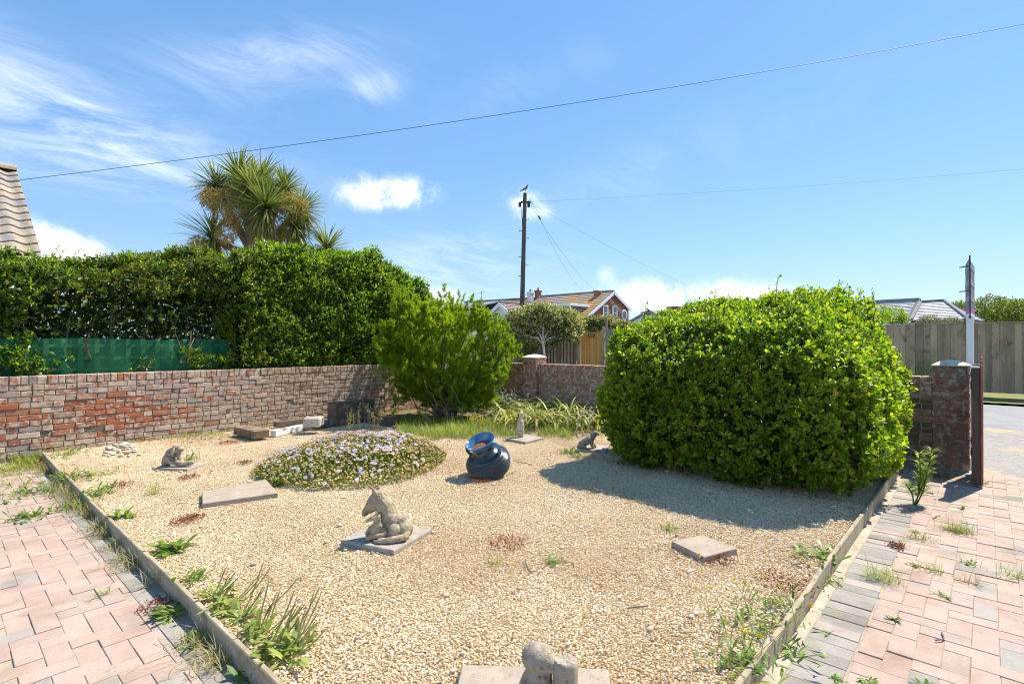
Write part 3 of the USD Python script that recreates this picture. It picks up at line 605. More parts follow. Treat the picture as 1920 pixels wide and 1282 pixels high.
spole = G(1819, 858, -.1); su, sv = spole[0] + .25, spole[1]; sd = None
P = PL(1819, 690, proj(np.array([WALL_U + .45, v_at(1819), 0]))[2]); su, sv = P[0], P[1]
t = thing('agents_board', 'tall agents\' sale board on a white post behind the brick gate pier', 'sign', (su, sv, -.1))
zb_ = PL(1819, 600, proj(P)[2])[2]; zt_ = PL(1819, 484, proj(P)[2])[2]
obj('post', box([su - .035, sv - .035, -.15], [su + .035, sv + .035, zb_ + .05], .004), white_m, t)
sgn = mat('board_grey', [(.08, .085, .095), (.12, .125, .14), (.17, .18, .195)], 7, .75, fleck=((.3, .31, .33), 14, .66, .03))
pinkm = mat('board_pink', [(.36, .05, .26), (.44, .08, .32)], 8, .7)
edge_m = mat('board_edge', [(.03, .03, .035), (.05, .05, .055)], 8, .5)
# two printed panels that meet at the post in a shallow V, seen along their edge
ax = unit(np.array([P[0] - EYE[0], P[1] - EYE[1], 0])); sdv = np.cross(ax, E_Z)
zm = PL(1819, 545, proj(P)[2])[2]
def panel(side, z0, z1, flare, m, name, pr=0.0):
    a = P + sdv * side * .004; a = np.array([a[0], a[1], 0]) - ax * .03; b = a + ax * .75 + sdv * side * flare
    d = unit(b - a); nrm = np.cross(d, E_Z) * side
    o = a + nrm * pr + E_Z * z0; L = np.linalg.norm(b - a)
    vv = np.array([o, o + d * L, o + d * L + E_Z * (z1 - z0), o + E_Z * (z1 - z0)]); vv = np.vstack([vv, vv - nrm * .005])
    f = np.array([(0, 1, 2), (0, 2, 3), (4, 6, 5), (4, 7, 6), (0, 4, 5), (0, 5, 1), (1, 5, 6), (1, 6, 2), (2, 6, 7), (2, 7, 3), (3, 7, 4), (3, 4, 0)])
    if side < 0: f = f[:, ::-1]
    obj(name, (vv, f), m, t)
for s in (-1, 1):
    panel(s, zb_ + .16, zt_ - .03 * (s > 0), .042, sgn, 'panel'); panel(s, zb_, zb_ + .158, .042, pinkm, 'panel_foot')
    for k in range(3): panel(s, zb_ + .24 + k * .2, zb_ + .31 + k * .2, .042, mat('print_grey', [(.2, .21, .23), (.25, .26, .28)], 6, .8), 'print', .0025)
    panel(s, zb_ + .06, zb_ + .085, .042, white_m, 'print', .0025)
obj('spine', beam(np.array([*(P - ax * .035)[:2], zb_ + .02]), np.array([*(P - ax * .035)[:2], zt_ + .03]), .016, .02, up=tuple(ax)), edge_m, t)
for z in (zt_ - .1, zm): obj('bracket', beam(np.array([*(P - ax * .04)[:2], z]), np.array([*(P - ax * .04 - sdv * .10)[:2], z - .01]), .012, .012), iron, t)

# ------------------------------------------------------------------ neighbour's tiled roof at the left
tile_m = [mat(f'roof_tile_{k}', [tuple(np.array(c) * .72), c, tuple(np.array(c) * 1.2)], 7.0, .9, .4, 60, fleck=[((.5, .48, .42), 9, .68, .05), (tuple(np.array(c) * .45), 14, .62, .1)]) for k, c in enumerate([(.33, .26, .19), (.30, .25, .20), (.36, .285, .205), (.26, .23, .215)])]
tile_dark = mat('roof_underlay', [(.03, .028, .025), (.05, .045, .04)], 5, .95)
render_w = mat('render_white', [(.6, .6, .58), (.7, .7, .68), (.76, .76, .74)], 2.0, .85, .1, 40)
T = PL(26, 322, 11.3); B = PV(72, 480, 0); B = PU(72, 480, T[0])
sl = unit(T - B); nor = np.cross(E_U, sl); nor = nor if nor[2] > 0 else -nor
Ls = np.linalg.norm(T - B) * 1.22
t = thing('tiled_house', 'neighbouring house with a weathered pantile roof rising behind the hedge at far left', 'house', (T[0] - 2, T[1], 0))
pitch = np.linalg.norm(T - B) / 12.2; TW = .30
def pantile(m=10):
    x = np.linspace(0, TW, m + 1); z = .022 * np.cos(x / TW * 2 * np.pi + .3)
    rows = []
    for yy, zz in ((-.07, .008), (pitch * .98, .035)):       # along the slope: up end tucked under, low end proud
        pass
    v = []
    for s_, lift in ((pitch + .07, .006), (0.0, .038)):
        v += [(a, s_, b + lift) for a, b in zip(x, z)]
    v += [(a, 0.0, b + .038 - .034) for a, b in zip(x, z)]
    k = m + 1; f = []
    for j in range(2):
        for i in range(m): f += [(j * k + i, (j + 1) * k + i, (j + 1) * k + i + 1), (j * k + i, (j + 1) * k + i + 1, j * k + i + 1)]
    return np.array(v, float), np.array(f)
PT = pantile(); r = np.random.default_rng(3); ncol = 12
for row in range(15):
    for c in range(ncol):
        s = T - sl * pitch * (row + 1) - E_U * (TW * (c + 1) - .03) + nor * r.normal(0, .002)
        v = s + PT[0][:, :1] * E_U + PT[0][:, 1:2] * sl + PT[0][:, 2:] * nor
        obj('roof_tile', (v, PT[1]), tile_m[r.integers(4)], t, smooth=40)
dn = T - sl * Ls
other = np.array([T[0], 2 * T[1] - dn[1], dn[2]])
q = [T - nor * .03, dn - nor * .03, dn - nor * .03 - E_U * 6, T - nor * .03 - E_U * 6, other - E_U * 6 - E_Z * .03, other - E_Z * .03]
obj('roof_deck', (np.array(q), np.array([(0, 3, 2), (0, 2, 1), (0, 5, 4), (0, 4, 3)])), tile_dark, t)
gw = np.array([[T[0] - .06, dn[1] + .2, 0], [T[0] - .06, other[1] - .2, 0], [T[0] - .06, other[1] - .2, dn[2] + .05], [T[0] - .06, T[1], T[2] - .12], [T[0] - .06, dn[1] + .2, dn[2] + .05]])
v = np.vstack([gw, gw - [5.8, 0, 0]]); f = [(0, 1, 2), (0, 2, 3), (0, 3, 4), (5, 7, 6), (5, 8, 7), (5, 9, 8)] + [x for i, j in ((0, 1), (1, 2), (4, 0)) for x in ((i, 5 + i, 5 + j), (i, 5 + j, j))]
obj('wall', (v, np.array(f)), render_w, t)
for k in range(8):
    a = T + nor * .0 + E_Z * .05 - E_U * (.0 + k * .45); g = np.linspace(-.1, math.pi + .1, 9)
    pr = [(math.cos(x) * .15, math.sin(x) * .12 - .03) for x in g]
    v = np.array([(a[0] + dx, a[1] + p, a[2] + q_) for dx in (0.03, -.44) for p, q_ in pr]); k9 = 9
    f = np.array([x for i in range(8) for x in ((i, k9 + i, k9 + i + 1), (i, k9 + i + 1, i + 1))] + [(0, i, i + 1) for i in range(1, 8)])
    obj('ridge_tile', (v, f), tile_m[[2, 0][k % 2]], t, smooth=40)
obj('verge_mortar', beam(T - nor * .012 + E_U * .01, dn - nor * .012 + E_U * .01, .05, .05), mortar_l, t)

# ------------------------------------------------------------------ houses beyond
slate = mat('roof_slate', [(.30, .31, .33), (.37, .38, .4), (.43, .44, .46)], .8, .6, .1, 10, island=[(0, (.88, .88, .9)), (1, (1.08, 1.08, 1.06))])
ridge_m = mat('ridge_grey', [(.16, .15, .15), (.24, .23, .22)], 3, .85)
lichen = mat('roof_lichen', [(.19, .18, .175), (.25, .235, .22), (.31, .29, .27)], 1.2, .9, .1, 10, island=[(0, (.86, .86, .88)), (1, (1.1, 1.08, 1.05))], fleck=[((.42, .22, .045), .22, .50, .1), ((.5, .28, .06), 1.3, .62, .08)], stretch=(.4, .25, 1))
lichen_o = mat('roof_lichen_orange', [(.25, .2, .15), (.4, .23, .06), (.46, .27, .08)], .5, .9, .1, 10, island=[(0, (.86, .86, .88)), (1, (1.1, 1.08, 1.05))])
redbrick = usdkit.material(stage, '/World/Looks/far_brick', {'g': ('geometry', {}), 's': ('separate_xyz', {}), 'c': ('combine_xyz', {'z': 0.0}), 'b': ('brick_texture', {'scale': 1.0, 'brick_width': .46, 'row_height': .155, 'mortar_size': .02, 'mortar_smooth': .3, 'color1': (.27, .085, .045), 'color2': (.17, .06, .04), 'mortar': (.36, .24, .18), 'bias': -.1}), 'n': ('noise_texture', {'scale': .9, 'detail': 4.0}), 'r': ('rgb_ramp', {'ramp': [(.35, (.75, .75, .78)), (.65, (1.15, 1.1, 1.05))]}), 'm': ('mix_color', {'blend_type': 'multiply', 'fac': 1.0}), 'a': ('math', {'math_type': 'add'}), 'p': ('principled_bsdf', {'roughness': .9})},
    [('g.position', 's.vector'), ('s.x', 'a.value1'), ('s.y', 'a.value2'), ('a.value', 'c.x'), ('s.z', 'c.y'), ('c.vector', 'b.vector'), ('g.position', 'n.vector'), ('n.fac', 'r.fac'), ('b.color', 'm.a'), ('r.color', 'm.b'), ('m.result', 'p.base_color')], surface='p.BSDF')
glass = mat('window_glass', [(.05, .06, .07), (.08, .09, .1)], 2, .06, spec=.8)
fascia = mat('fascia_white', [(.72, .73, .74), (.8, .8, .8)], 1, .5)
dark_f = mat('fascia_black', [(.025, .025, .027), (.04, .04, .042)], 2, .5)
def quad(*p): return np.array(p, float), np.array([(0, 1, 2), (0, 2, 3)])
def slab(p, th):
    """A flat polygon given th of thickness, downwards along its normal."""
    p = np.array(p, float); n = unit(np.cross(p[1] - p[0], p[2] - p[0])); n = n if n[2] > 0 or abs(n[2]) < 1e-6 else -n
    k = len(p); v = np.vstack([p, p - n * th]); f = [(0, i, i + 1) for i in range(1, k - 1)] + [(k, k + i + 1, k + i) for i in range(1, k - 1)]
    for i in range(k): j = (i + 1) % k; f += [(i, k + i, k + j), (i, k + j, j)]
    return v, np.array(f)
def courses(r0, r1, e0, e1, n, proud=.03, pieces=10, seed=0):
    """A roof slope from ridge r0-r1 to eaves e0-e1 in overlapping courses of slates."""
    r = np.random.default_rng(seed); r0, r1, e0, e1 = (np.asarray(x, float) for x in (r0, r1, e0, e1)); nrm = unit(np.cross(r1 - r0, e0 - r0)); nrm = nrm if nrm[2] > 0 else -nrm; out = []
    for k in range(n):
        a0, a1 = r0 + (e0 - r0) * (k / n), r1 + (e1 - r1) * (k / n); b0, b1 = r0 + (e0 - r0) * ((k + 1) / n), r1 + (e1 - r1) * ((k + 1) / n)
        cut = np.sort(np.concatenate([[0, 1], (np.arange(1, pieces) + (.5 if k % 2 else 0) + r.uniform(-.1, .1, pieces - 1)) / pieces])).clip(0, 1)
        for s, e in zip(cut[:-1], cut[1:]):
            if e - s < 1e-3: continue
            A, Bq, C, D = a0 + (a1 - a0) * s, a0 + (a1 - a0) * e, b0 + (b1 - b0) * e, b0 + (b1 - b0) * s
            p = proud * r.uniform(.8, 1.2)
            v = np.array([A, Bq, C + nrm * p, D + nrm * p, C, D]); out.append((v, np.array([(0, 1, 2), (0, 2, 3), (3, 2, 4), (3, 4, 5)])))
    return cat(*out)
def window(parent, o, A, N, w, h, fr=.07, bars=1, m=None):
    """A window of width w along A and height h, its middle at o: frame, panes and a sill."""
    o, A, N = (np.asarray(x, float) for x in (o, A, N)); m = m or fascia
    def bb(a0, a1, z0, z1, n0, n1): 
        v = np.array([o + A * a + E_Z * z + N * n for a in (a0, a1) for z in (z0, z1) for n in (n0, n1)]); return m3.Manifold.hull_points(v)
    p = obj('window', cat(bb(-w / 2, w / 2, h / 2 - fr, h / 2, .0, .06), bb(-w / 2, w / 2, -h / 2, -h / 2 + fr, .0, .06), bb(-w / 2, -w / 2 + fr, -h / 2 + fr, h / 2 - fr, .0, .06), bb(w / 2 - fr, w / 2, -h / 2 + fr, h / 2 - fr, .0, .06), *[bb(-w / 2 + fr, w / 2 - fr, -h / 2 + h * (k + 1) / (bars + 1) * .95 - .02, -h / 2 + h * (k + 1) / (bars + 1) * .95 + .02, .0, .05) for k in range(bars)]), m, parent)
    q = path_for('pane', p); v, f = tri(bb(-w / 2 + fr, w / 2 - fr, -h / 2 + fr, h / 2 - fr, -.01, .02))
    base = _loc['/' + '/'.join(p.split('/')[1:3])]; usdkit.mesh(stage, q, (v - base, f), glass)
    q = path_for('sill', p); v, f = tri(bb(-w / 2 - .04, w / 2 + .04, -h / 2 - .06, -h / 2 - .004, .0, .1)); usdkit.mesh(stage, q, (v - base, f), m)
    return p

# the brick house with the lichened roof: ridge along the street, brick gable end to the right
GV = PL(1147, 546, 55)[1]
ap = PV(1151, 545.5, GV); le = PV(1090, 600, GV); re = PV(1181.5, 578, GV); rr_ = PV(1012, 556, GV)
end = PU(1012, 556, ap[0])                               # the far end of the ridge
t = thing('brick_house', 'two-storey brick house with an orange lichened roof and brick gable end', 'house', (ap[0], ap[1], 0))
ins = .14
poly = [(ap[0], ap[2] - ins), (le[0] + .1, le[2] - ins), (le[0] + .1, -1.5), (re[0] - .1, -1.5), (re[0] - .1, re[2] - ins)]
Lh = end[1] - GV
obj('wall', prism(poly, E_U, E_Z, -E_V, Lh, (0, GV + .12, 0)), redbrick, t)
ef = np.array([le[0], end[1], le[2]])
obj('roof', courses(ap + E_V * 0, end, le, ef, 15, .05, 22, 1), lichen, t)
rb_ = np.array([re[0], end[1], re[2]])
obj('roof', slab([ap, end, rb_, re], .1), slate, t)
obj('ridge', beam(ap + E_Z * .04, end + E_Z * .04, .28, .14, .03), ridge_m, t)
for a, b in ((ap, le), (ap, re)): obj('bargeboard', beam(a + [0, -.06, -.1], b + [0, -.06, -.1], .05, .34, up=(0, -1, 0)) if False else slab([a + [0, -.08, -.02], b + [0, -.08, -.02], b + [0, -.08, -.38], a + [0, -.08, -.38]], .06), fascia, t)
for px, py, w, h in ((1135, 586, .95, 1.55), (1152.5, 586.5, .95, 1.5)): window(t, PV(px, py, GV + .1), E_U, -E_V, w * 1.0, h * 1.0, .13, 1)
c = PV(1170.5, 590, GV + .11)
ringv = cat(*[xf(lathe([(.42, -.04), (.58, -.04), (.58, .04), (.42, .04), (.42, -.04)], 24), rot([1, 0, 0], 90), c)])
rw = obj('round_window', ringv, fascia, t, smooth=40); vv, ff = tri(xf(lathe([(.0, .01), (.43, .01), (.43, -.02), (0, -.02)], 24), rot([1, 0, 0], 90), c)); usdkit.mesh(stage, path_for('pane', rw), (vv - _loc[t], ff), glass)
def chimney(parent, p, w, d, top, m, pots=1, name='chimney'):
    p = np.asarray(p, float)
    q = obj(name, cat(box([p[0] - w / 2, p[1] - d / 2, p[2] - 1.2], [p[0] + w / 2, p[1] + d / 2, top - .18]), box([p[0] - w / 2 - .06, p[1] - d / 2 - .06, top - .179], [p[0] + w / 2 + .06, p[1] + d / 2 + .06, top])), m, parent)
    for k in range(pots):
        v, f = move(lathe([(.12, 0), (.14, .06), (.11, .1), (.11, .3), (.13, .32), (.09, .32), (.0, .3)], 14), (p[0], p[1] + (k - (pots - 1) / 2) * .4, top + .001)); usdkit.mesh(stage, path_for('chimney_pot', q), (v - _loc[parent], f), ridge_m, smooth=40)
ch = PU(1120, 553, ap[0] - 1.0); chimney(t, ch, .6, .5, PU(1120, 545, ap[0] - 1.0)[2], redbrick, 0)
ch = PU(1009, 553, ap[0] - .2); chimney(t, ch, .55, .55, PU(1009, 544.5, ap[0] - .2)[2], redbrick, 1)
# flat dormer on the near slope
def on_slope(px, py): 
    d = ray(px, py); n = np.cross(end - ap, le - ap); return EYE + d * (np.dot(ap - EYE, n) / np.dot(d, n))
dc = on_slope(1106, 573); dt = dc[2] + .02; fv = on_slope(1070, 600)
df = PV(1069, 571, dc[1])[0]
zlow = dt - 2.4; dvv = dc[1] + 6.0
obj('dormer', box([df, dc[1], zlow], [dc[0] + .6, dvv, dt - .2]), mat('dormer_tile', [(.14, .12, .115), (.2, .175, .165)], 2, .9, .3, 12, stretch=(1, 1, 6)), t)
obj('dormer_fascia', box([df - .12, dc[1] - .12, dt - .198], [dc[0] + .5, dvv + .1, dt + .06]), fascia, t)
window(t, (df - .01, dc[1] + 1.4, dt - 1.1), E_V, -E_U, 2.2, 1.5, .12, 1)
obj('drainpipe', tube([(df - .05, dc[1] - .06, dt - .1), (df - .05, dc[1] - .06, zlow - .4)], .07, 8), fascia, t)

# the next house along the same row
r2a = PU(1003, 558.5, ap[0] + .0); r2b = PU(872, 566.5, ap[0] + .0); dz = np.array([-6.5, 0, -4.6])
t = thing('terrace_house', 'long house with an orange lichened roof and white chimney left of the telegraph pole', 'house', ((r2a + r2b) / 2)[:2].tolist() + [0])
obj('roof', courses(r2a, r2b, r2a + dz, r2b + dz, 15, .05, 30, 2), lichen_o, t)
obj('wall', box([r2a[0] - 5.9, r2a[1] + .2, -1], [r2a[0] + 5, r2b[1] - .2, r2a[2] - 4.4]), render_w, t)
obj('roof', slab([r2a, r2b, r2b + [6, 0, -4.6], r2a + [6, 0, -4.6]], .1), slate, t)
obj('ridge', beam(r2a + E_Z * .04, r2b + E_Z * .04, .28, .14, .03), ridge_m, t)
ch = PU(994.5, 560, ap[0] - .5); chimney(t, ch, .55, .55, PU(994.5, 547.5, ap[0] - .5)[2], render_w, 1)

# white bungalow with its gable towards us
GU = PL(936, 568, 33)[0]
a_ = PU(936.5, 566.5, GU); l_ = PU(900, 604, GU); rt_ = PU(958, 590, GU); 
t = thing('white_bungalow', 'white gabled bungalow with a plum-coloured tiled roof behind the climber', 'house', (a_[0] + 4, a_[1], 0))
hw_ = l_[1] - a_[1]; drop = a_[2] - l_[2]; r_e = np.array([GU, a_[1] - hw_, l_[2]])
poly = [(a_[1], a_[2] - .1), (a_[1] + hw_ - .15, l_[2] - .05), (a_[1] + hw_ - .15, -.3), (a_[1] - hw_ + .15, -.3), (a_[1] - hw_ + .15, l_[2] - .05)]
obj('wall', prism(poly, E_V, E_Z, -E_U, 4.6, (GU + .15, 0, 0)), render_w, t)
bk = np.array([4.9, 0, 0]); plum = mat('roof_plum', [(.2, .15, .145), (.28, .215, .2), (.36, .29, .27)], 1.5, .85, .2, 12, island=[(0, (.8, .78, .8)), (1, (1.15, 1.1, 1.08))])
obj('roof', courses(a_, a_ + bk, r_e, r_e + bk, 11, .04, 26, 3), plum, t); obj('roof', courses(a_ + bk, a_, l_ + bk, l_, 11, .04, 26, 4), plum, t)
obj('ridge', beam(a_ + E_Z * .03 - [.05, 0, 0], a_ + bk + E_Z * .03, .22, .12, .03), ridge_m, t)
for b in (l_, r_e): obj('bargeboard', slab([a_ + [-.06, 0, 0], b + [-.06, 0, 0], b + [-.06, 0, -.26], a_ + [-.06, 0, -.26]], .05), fascia, t)

# low grey house behind the tamarisk
q0 = PL(880, 573, 40); 
t = thing('grey_house', 'low grey house with white fascia half hidden behind the feathery bush', 'house', (q0[0], q0[1], 0))
u0 = q0[0]; va_, vb_ = PU(883, 575, u0)[1], PU(806, 575, u0)[1]; ze, zr = PU(860, 583, u0)[2], PU(860, 569.5, u0 + 3.5)[2]
obj('wall', box([u0, va_, -1], [u0 + 7, vb_, ze - .1]), mat('render_grey', [(.42, .43, .44), (.5, .51, .52)], 1.5, .85), t)
obj('roof', courses((u0 + 3.5, va_ - .3, zr), (u0 + 3.5, vb_ + .3, zr), (u0 - .4, va_ - .3, ze + .05), (u0 - .4, vb_ + .3, ze + .05), 8, .03, 20, 5), slate, t)
obj('roof', slab([(u0 + 3.5, va_ - .3, zr), (u0 + 3.5, vb_ + .3, zr), (u0 + 7.4, vb_ + .3, ze), (u0 + 7.4, va_ - .3, ze)], .08), slate, t)
obj('fascia', box([u0 - .46, va_ - .3, ze - .18], [u0 - .40, vb_ + .3, ze + .02]), fascia, t)
for f_ in (.15, .35, .6): window(t, (u0 - .02, va_ + (vb_ - va_) * f_, ze - .95), E_V, -E_U, 1.3, 1.2, .1, 0)
obj('aerial', cat(tube([(u0 + 2, va_ + .9, zr - .4), (u0 + 2, va_ + .9, zr + .75)], .022, 6), tube([(u0 + 2, va_ + .5, zr + .6), (u0 + 2, va_ + 1.3, zr + .6)], .015, 5)), ridge_m, t)

# white house behind the clipped hedge
wu = PL(1195, 600, 42); t = thing('white_house', 'white rendered house with a grey verge peeping over the left of the clipped hedge', 'house', (wu[0], wu[1], 0))
v0 = wu[0]; A_ = PU(1216, 580, v0); B_ = PU(1176, 603, v0); C_ = PU(1258, 606, v0)
obj('wall', prism([(A_[1], A_[2] - .15), (B_[1] - .2, B_[2] - .1), (B_[1] - .2, -1), (C_[1], -1), (C_[1], C_[2] - .1)], E_V, E_Z, -E_U, 8, (v0 + .15, 0, 0)), render_w, t)
obj('roof', slab([A_, B_, B_ + [8.4, 0, 0], A_ + [8.4, 0, 0]], .16), ridge_m, t); obj('roof', slab([A_, C_, C_ + [8.4, 0, 0], A_ + [8.4, 0, 0]], .16), ridge_m, t)
window(t, PU(1212, 597, v0 + .14), E_V, -E_U, 1.0, 1.1, .1, 1)
t2 = A_ + [4.5, 0, -.2]; chimney(t, t2, .6, .9, A_[2] + .45, redbrick, 0)

# slate hipped bungalow behind the fence at right
RU = PL(1725, 561, 31)[0]; t = thing('slate_bungalow', 'bungalow with two hipped grey slate roofs behind the tall fence at right', 'house', (RU, PU(1725, 561, RU)[1], 0))
m0, m1 = PU(1725, 561, RU), PU(1560, 569.5, RU); EZ_ = PU(1712, 601, RU - 2.6)[2]; drop = m0[2] - EZ_
e_r = np.array([RU - drop * 1.25, m0[1] - drop * .9, EZ_]); e_l = np.array([RU - drop * 1.25, m1[1], EZ_])
obj('roof', courses(m0, m1, PU(1700, 602, RU - drop * 1.25), e_l, 15, .03, 26, 6), slate, t)
obj('hip', slab([m0, m0 + [drop * 1.3, -drop * .9, -drop], PU(1700, 602, RU - drop * 1.25)], .08), slate, t)
obj('ridge', beam(m0 + E_Z * .03, m1 + E_Z * .03, .2, .12, .03), ridge_m, t)
obj('ridge', beam(m0 + E_Z * .03, PU(1698, 605, RU - drop * 1.25) + E_Z * .03, .16, .10, .02), ridge_m, t)
RU2 = RU - 1.6; k0, k1 = PU(1771, 563.5, RU2), PU(1726, 566.5, RU2); ue = RU2 - 2.4
f0, f1 = PU(1816, 596, ue), PU(1708, 602, ue); f0[2] = f1[2] = (f0[2] + f1[2]) / 2; bk0 = PU(1846, 597, RU2 + 1.4); bk0[2] = f0[2]
obj('roof', courses(k0, k1, f0, f1, 12, .03, 16, 7), slate, t)
obj('roof', courses(k0 + [1.2, 0, 0], k0, bk0, f0, 12, .03, 8, 8), slate, t)
obj('ridge', beam(k0 + E_Z * .03, k1 + E_Z * .03, .2, .12, .03), ridge_m, t)
for a, b in ((k0, f0), (k1, f1), (k0 + [1.2, 0, 0], bk0)): obj('hip_ridge', beam(a + E_Z * .03, b + E_Z * .05, .18, .10, .02), ridge_m, t)
obj('fascia', box([ue - .05, f0[1], f0[2] - .28], [ue + .02, f1[1], f0[2] - .02]), dark_f, t); obj('fascia', beam(f0 - [0, 0, .15], bk0 - [0, 0, .15], .06, .26), dark_f, t)
obj('wall', box([ue + .3, f0[1] + .25, -1], [RU + 6, m1[1], f0[2] - .1]), render_w, t)
window(t, (ue + .27, f0[1] + .9, f0[2] - .75), E_V, -E_U, 1.1, .7, .1, 0)

# ------------------------------------------------------------------ telegraph pole, bird and wires
pole_m = mat('pole_wood', [(.055, .045, .042), (.085, .07, .063), (.12, .1, .09)], 3, .85, .3, 30, stretch=(6, 6, .5))
PZ = 24.5; pb, ptp = PL(975.5, 660, PZ), PL(984.5, 362, PZ)
t = thing('telegraph_pole', 'dark wooden telegraph pole standing behind the climber-covered fence', 'pole', (pb[0], pb[1], -.1))
pb[2] = -.3; hs = np.linspace(0, 1, 9); pts = [pb + (ptp - pb) * h for h in hs]
obj('shaft', tube(pts, np.linspace(.135, .088, 9), 14), pole_m, t, smooth=40)
ca = unit(RIGHT)
for k, f in enumerate((.36, .46, .56, .62, .66, .76, .80, .86)):
    p = pb + (ptp - pb) * f; s = 1 if k % 2 else -1
    obj('step', tube([p, p + ca * s * .24], .014, 6), iron, t)
p = ptp - E_Z * .42
obj('bracket', cat(beam(p - ca * .2, p + ca * .24, .07, .08, .01), box(p + ca * .2 - .055, p + ca * .2 + .055, .015)), iron, t)
for s, z in ((-.24, -.2), (.17, -.22)): obj('junction_box', box(p + ca * s + [-.06, -.06, z - .02], p + ca * s + [.06, .06, z + .2], .02), iron, t)
obj('down_lead', tube([p - ca * .2, p - ca * .13 - E_Z * .9, p - ca * .11 - E_Z * 2.4], .012, 5), iron, t)
bird_m = mat('pigeon_grey', [(.10, .11, .13), (.16, .17, .2), (.24, .25, .28)], 20, .7)
bt = ptp + E_Z * .10
def loc2(a, z): return bt + ca * a + E_Z * z
bd = thing('pigeon', 'grey pigeon perched on top of the telegraph pole', 'bird', tuple(bt))
obj('body', blob([(loc2(-.06, .08), .05, loc2(.06, .15), .065), (loc2(.06, .15), .06, loc2(.10, .24), .038), (loc2(.10, .24), .038, loc2(.115, .265), .036), (loc2(.13, .262), .018, loc2(.165, .255), .006), (loc2(-.06, .08), .04, loc2(-.24, -.0), .022)], .02, 5), bird_m, bd, smooth=True)
for s in (-1, 1): obj('leg', tube([loc2(.02, .09) + FWD * .03 * s, loc2(.02, -.0) + FWD * .03 * s], .01, 5), iron, bd)
wire_m = mat('cable_black', [(.03, .03, .032), (.05, .05, .05)], 3, .6)
def cable(name, label, a, b, sag, rad, n=40):
    s = np.linspace(0, 1, n)[:, None]; p = np.asarray(a) * (1 - s) + np.asarray(b) * s; p[:, 2] -= 4 * sag * (s * (1 - s))[:, 0]
    obj(name, tube(p, rad, 5), wire_m, label=label, cat='cable')
_a, _b = PL(14, 340, 11.45), PL(2500, -75, 12.6)
cable('overhead_cable', 'long overhead cable sagging across the sky from the tiled house', _a, _b, CABLE_SAG := .38, .0062, 60)
hd = ptp - E_Z * .4 + ca * .26
cable('telephone_wire', 'thin wire leading right from the top of the telegraph pole', hd, PL(2300, 280, 26), .25, .0045)
cable('telephone_wire', 'thin wire dropping from the pole top towards the hedge top at right', hd - E_Z * .05, PL(1390, 575, 38), .35, .005)
q1 = PL(1013, 412, 25.5)
cable('telephone_wire', 'thin wire dropping steeply from the pole to the brick house chimney', hd - E_Z * .15, PL(1122, 548, 46), .5, .006)
cable('telephone_wire', 'faint second wire dropping steeply beside the first towards the brick house', PL(1012, 410, 25.4), PL(1092, 545, 44), .45, .0045)
jq = PL(1009.5, 408, 25.2); obj('wire_joint', tube([jq + [0, 0, .09], jq + RIGHT * .1 - [0, 0, .09]], .04, 8), iron, label='dark joint sleeve on the wire just right of the pole', cat='cable joint')

# ------------------------------------------------------------------ hedges
hedge_leaf = leafmat('hedge_leaf', [(0, (.07, .15, .012)), (.35, (.13, .25, .014)), (.7, (.22, .34, .02)), (.93, (.34, .41, .04)), (1, (.45, .40, .10))], (1.6, 1.5, .5), .34, .4, .58, 1.6)
hedge_far = leafmat('tall_hedge_leaf', [(0, (.07, .16, .010)), (.4, (.13, .26, .014)), (.8, (.22, .34, .02)), (1, (.33, .38, .05))], (1.7, 1.6, .5), .34, .45, .58, 1.1)
hedge_yel = leafmat('tall_hedge_leaf_yellow', [(0, (.08, .12, .012)), (.4, (.15, .18, .014)), (.8, (.23, .24, .022)), (1, (.3, .25, .03))], (1.7, 1.6, .5), .38, .5, .36, 1.1)
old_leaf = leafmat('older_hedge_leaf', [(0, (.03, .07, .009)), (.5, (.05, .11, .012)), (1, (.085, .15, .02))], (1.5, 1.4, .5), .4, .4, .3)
bark = mat('hedge_bark', [(.13, .10, .07), (.22, .17, .12), (.3, .24, .18)], 12, .9, .5, 60)
bark_d = mat('dark_bark', [(.07, .05, .035), (.11, .08, .055)], 12, .9, .5, 60)
def rbox_sdf(c, h, r, amp, freq, seed, extra=None):
    c, h = np.asarray(c, float), np.asarray(h, float)
    def f(p):
        q = np.abs(p - c) - h + r
        d = np.linalg.norm(np.maximum(q, 0), axis=1) + np.minimum(q.max(1), 0) - r
        d = d + amp * (meshkit.fbm(p * freq + seed * 3.7, 3, seed) - .5) * 2
        return d if extra is None else extra(p, d)
    return f
def branch(p, d, L, r, rng, n=6, wob=.25, up=0.0):
    pts = [np.array(p, float)]; d = unit(np.asarray(d, float))
    for k in range(n): d = unit(d + rng.normal(size=3) * wob + [0, 0, up]); pts.append(pts[-1] + d * L / n)
    return pts, np.linspace(r, r * .45, n + 1)

# the clipped hedge on the right
rng = np.random.default_rng(21)
hc, hh = np.array([5.57, 1.31, .86]), np.array([1.30, 1.35, .90])
def bulge(p, d): 
    z = np.clip((p[:, 2]) / 1.7, 0, 1)                      # narrower at the foot and at the shoulder
    return d + .10 * np.clip(.28 - z, 0, 1) - .06 * np.sin(np.pi * z)
hs0 = rbox_sdf(hc, hh, .46, .21, np.array([2.3, 2.3, 2.6]), 4, bulge)
def hs(p):                                                # higher towards the street
    q = p.copy(); q[:, 1] -= .42 * np.clip((p[:, 2] - .75) / 1.1, 0, 1.2) ** 1.4 * np.clip((1.5 - p[:, 1]) / 1.5, 0, 1.2); q[:, 2] -= np.clip(p[:, 2] / 1.7, 0, 1.2) * (.05 + .20 * (p[:, 0] - hc[0]) / 1.2 - .05 * (p[:, 1] - hc[1]) / 1.4); return hs0(q)
P, Nn = in_volume(hs, hc - hh - .3, hc + hh + .45, 10500, .055, rng)
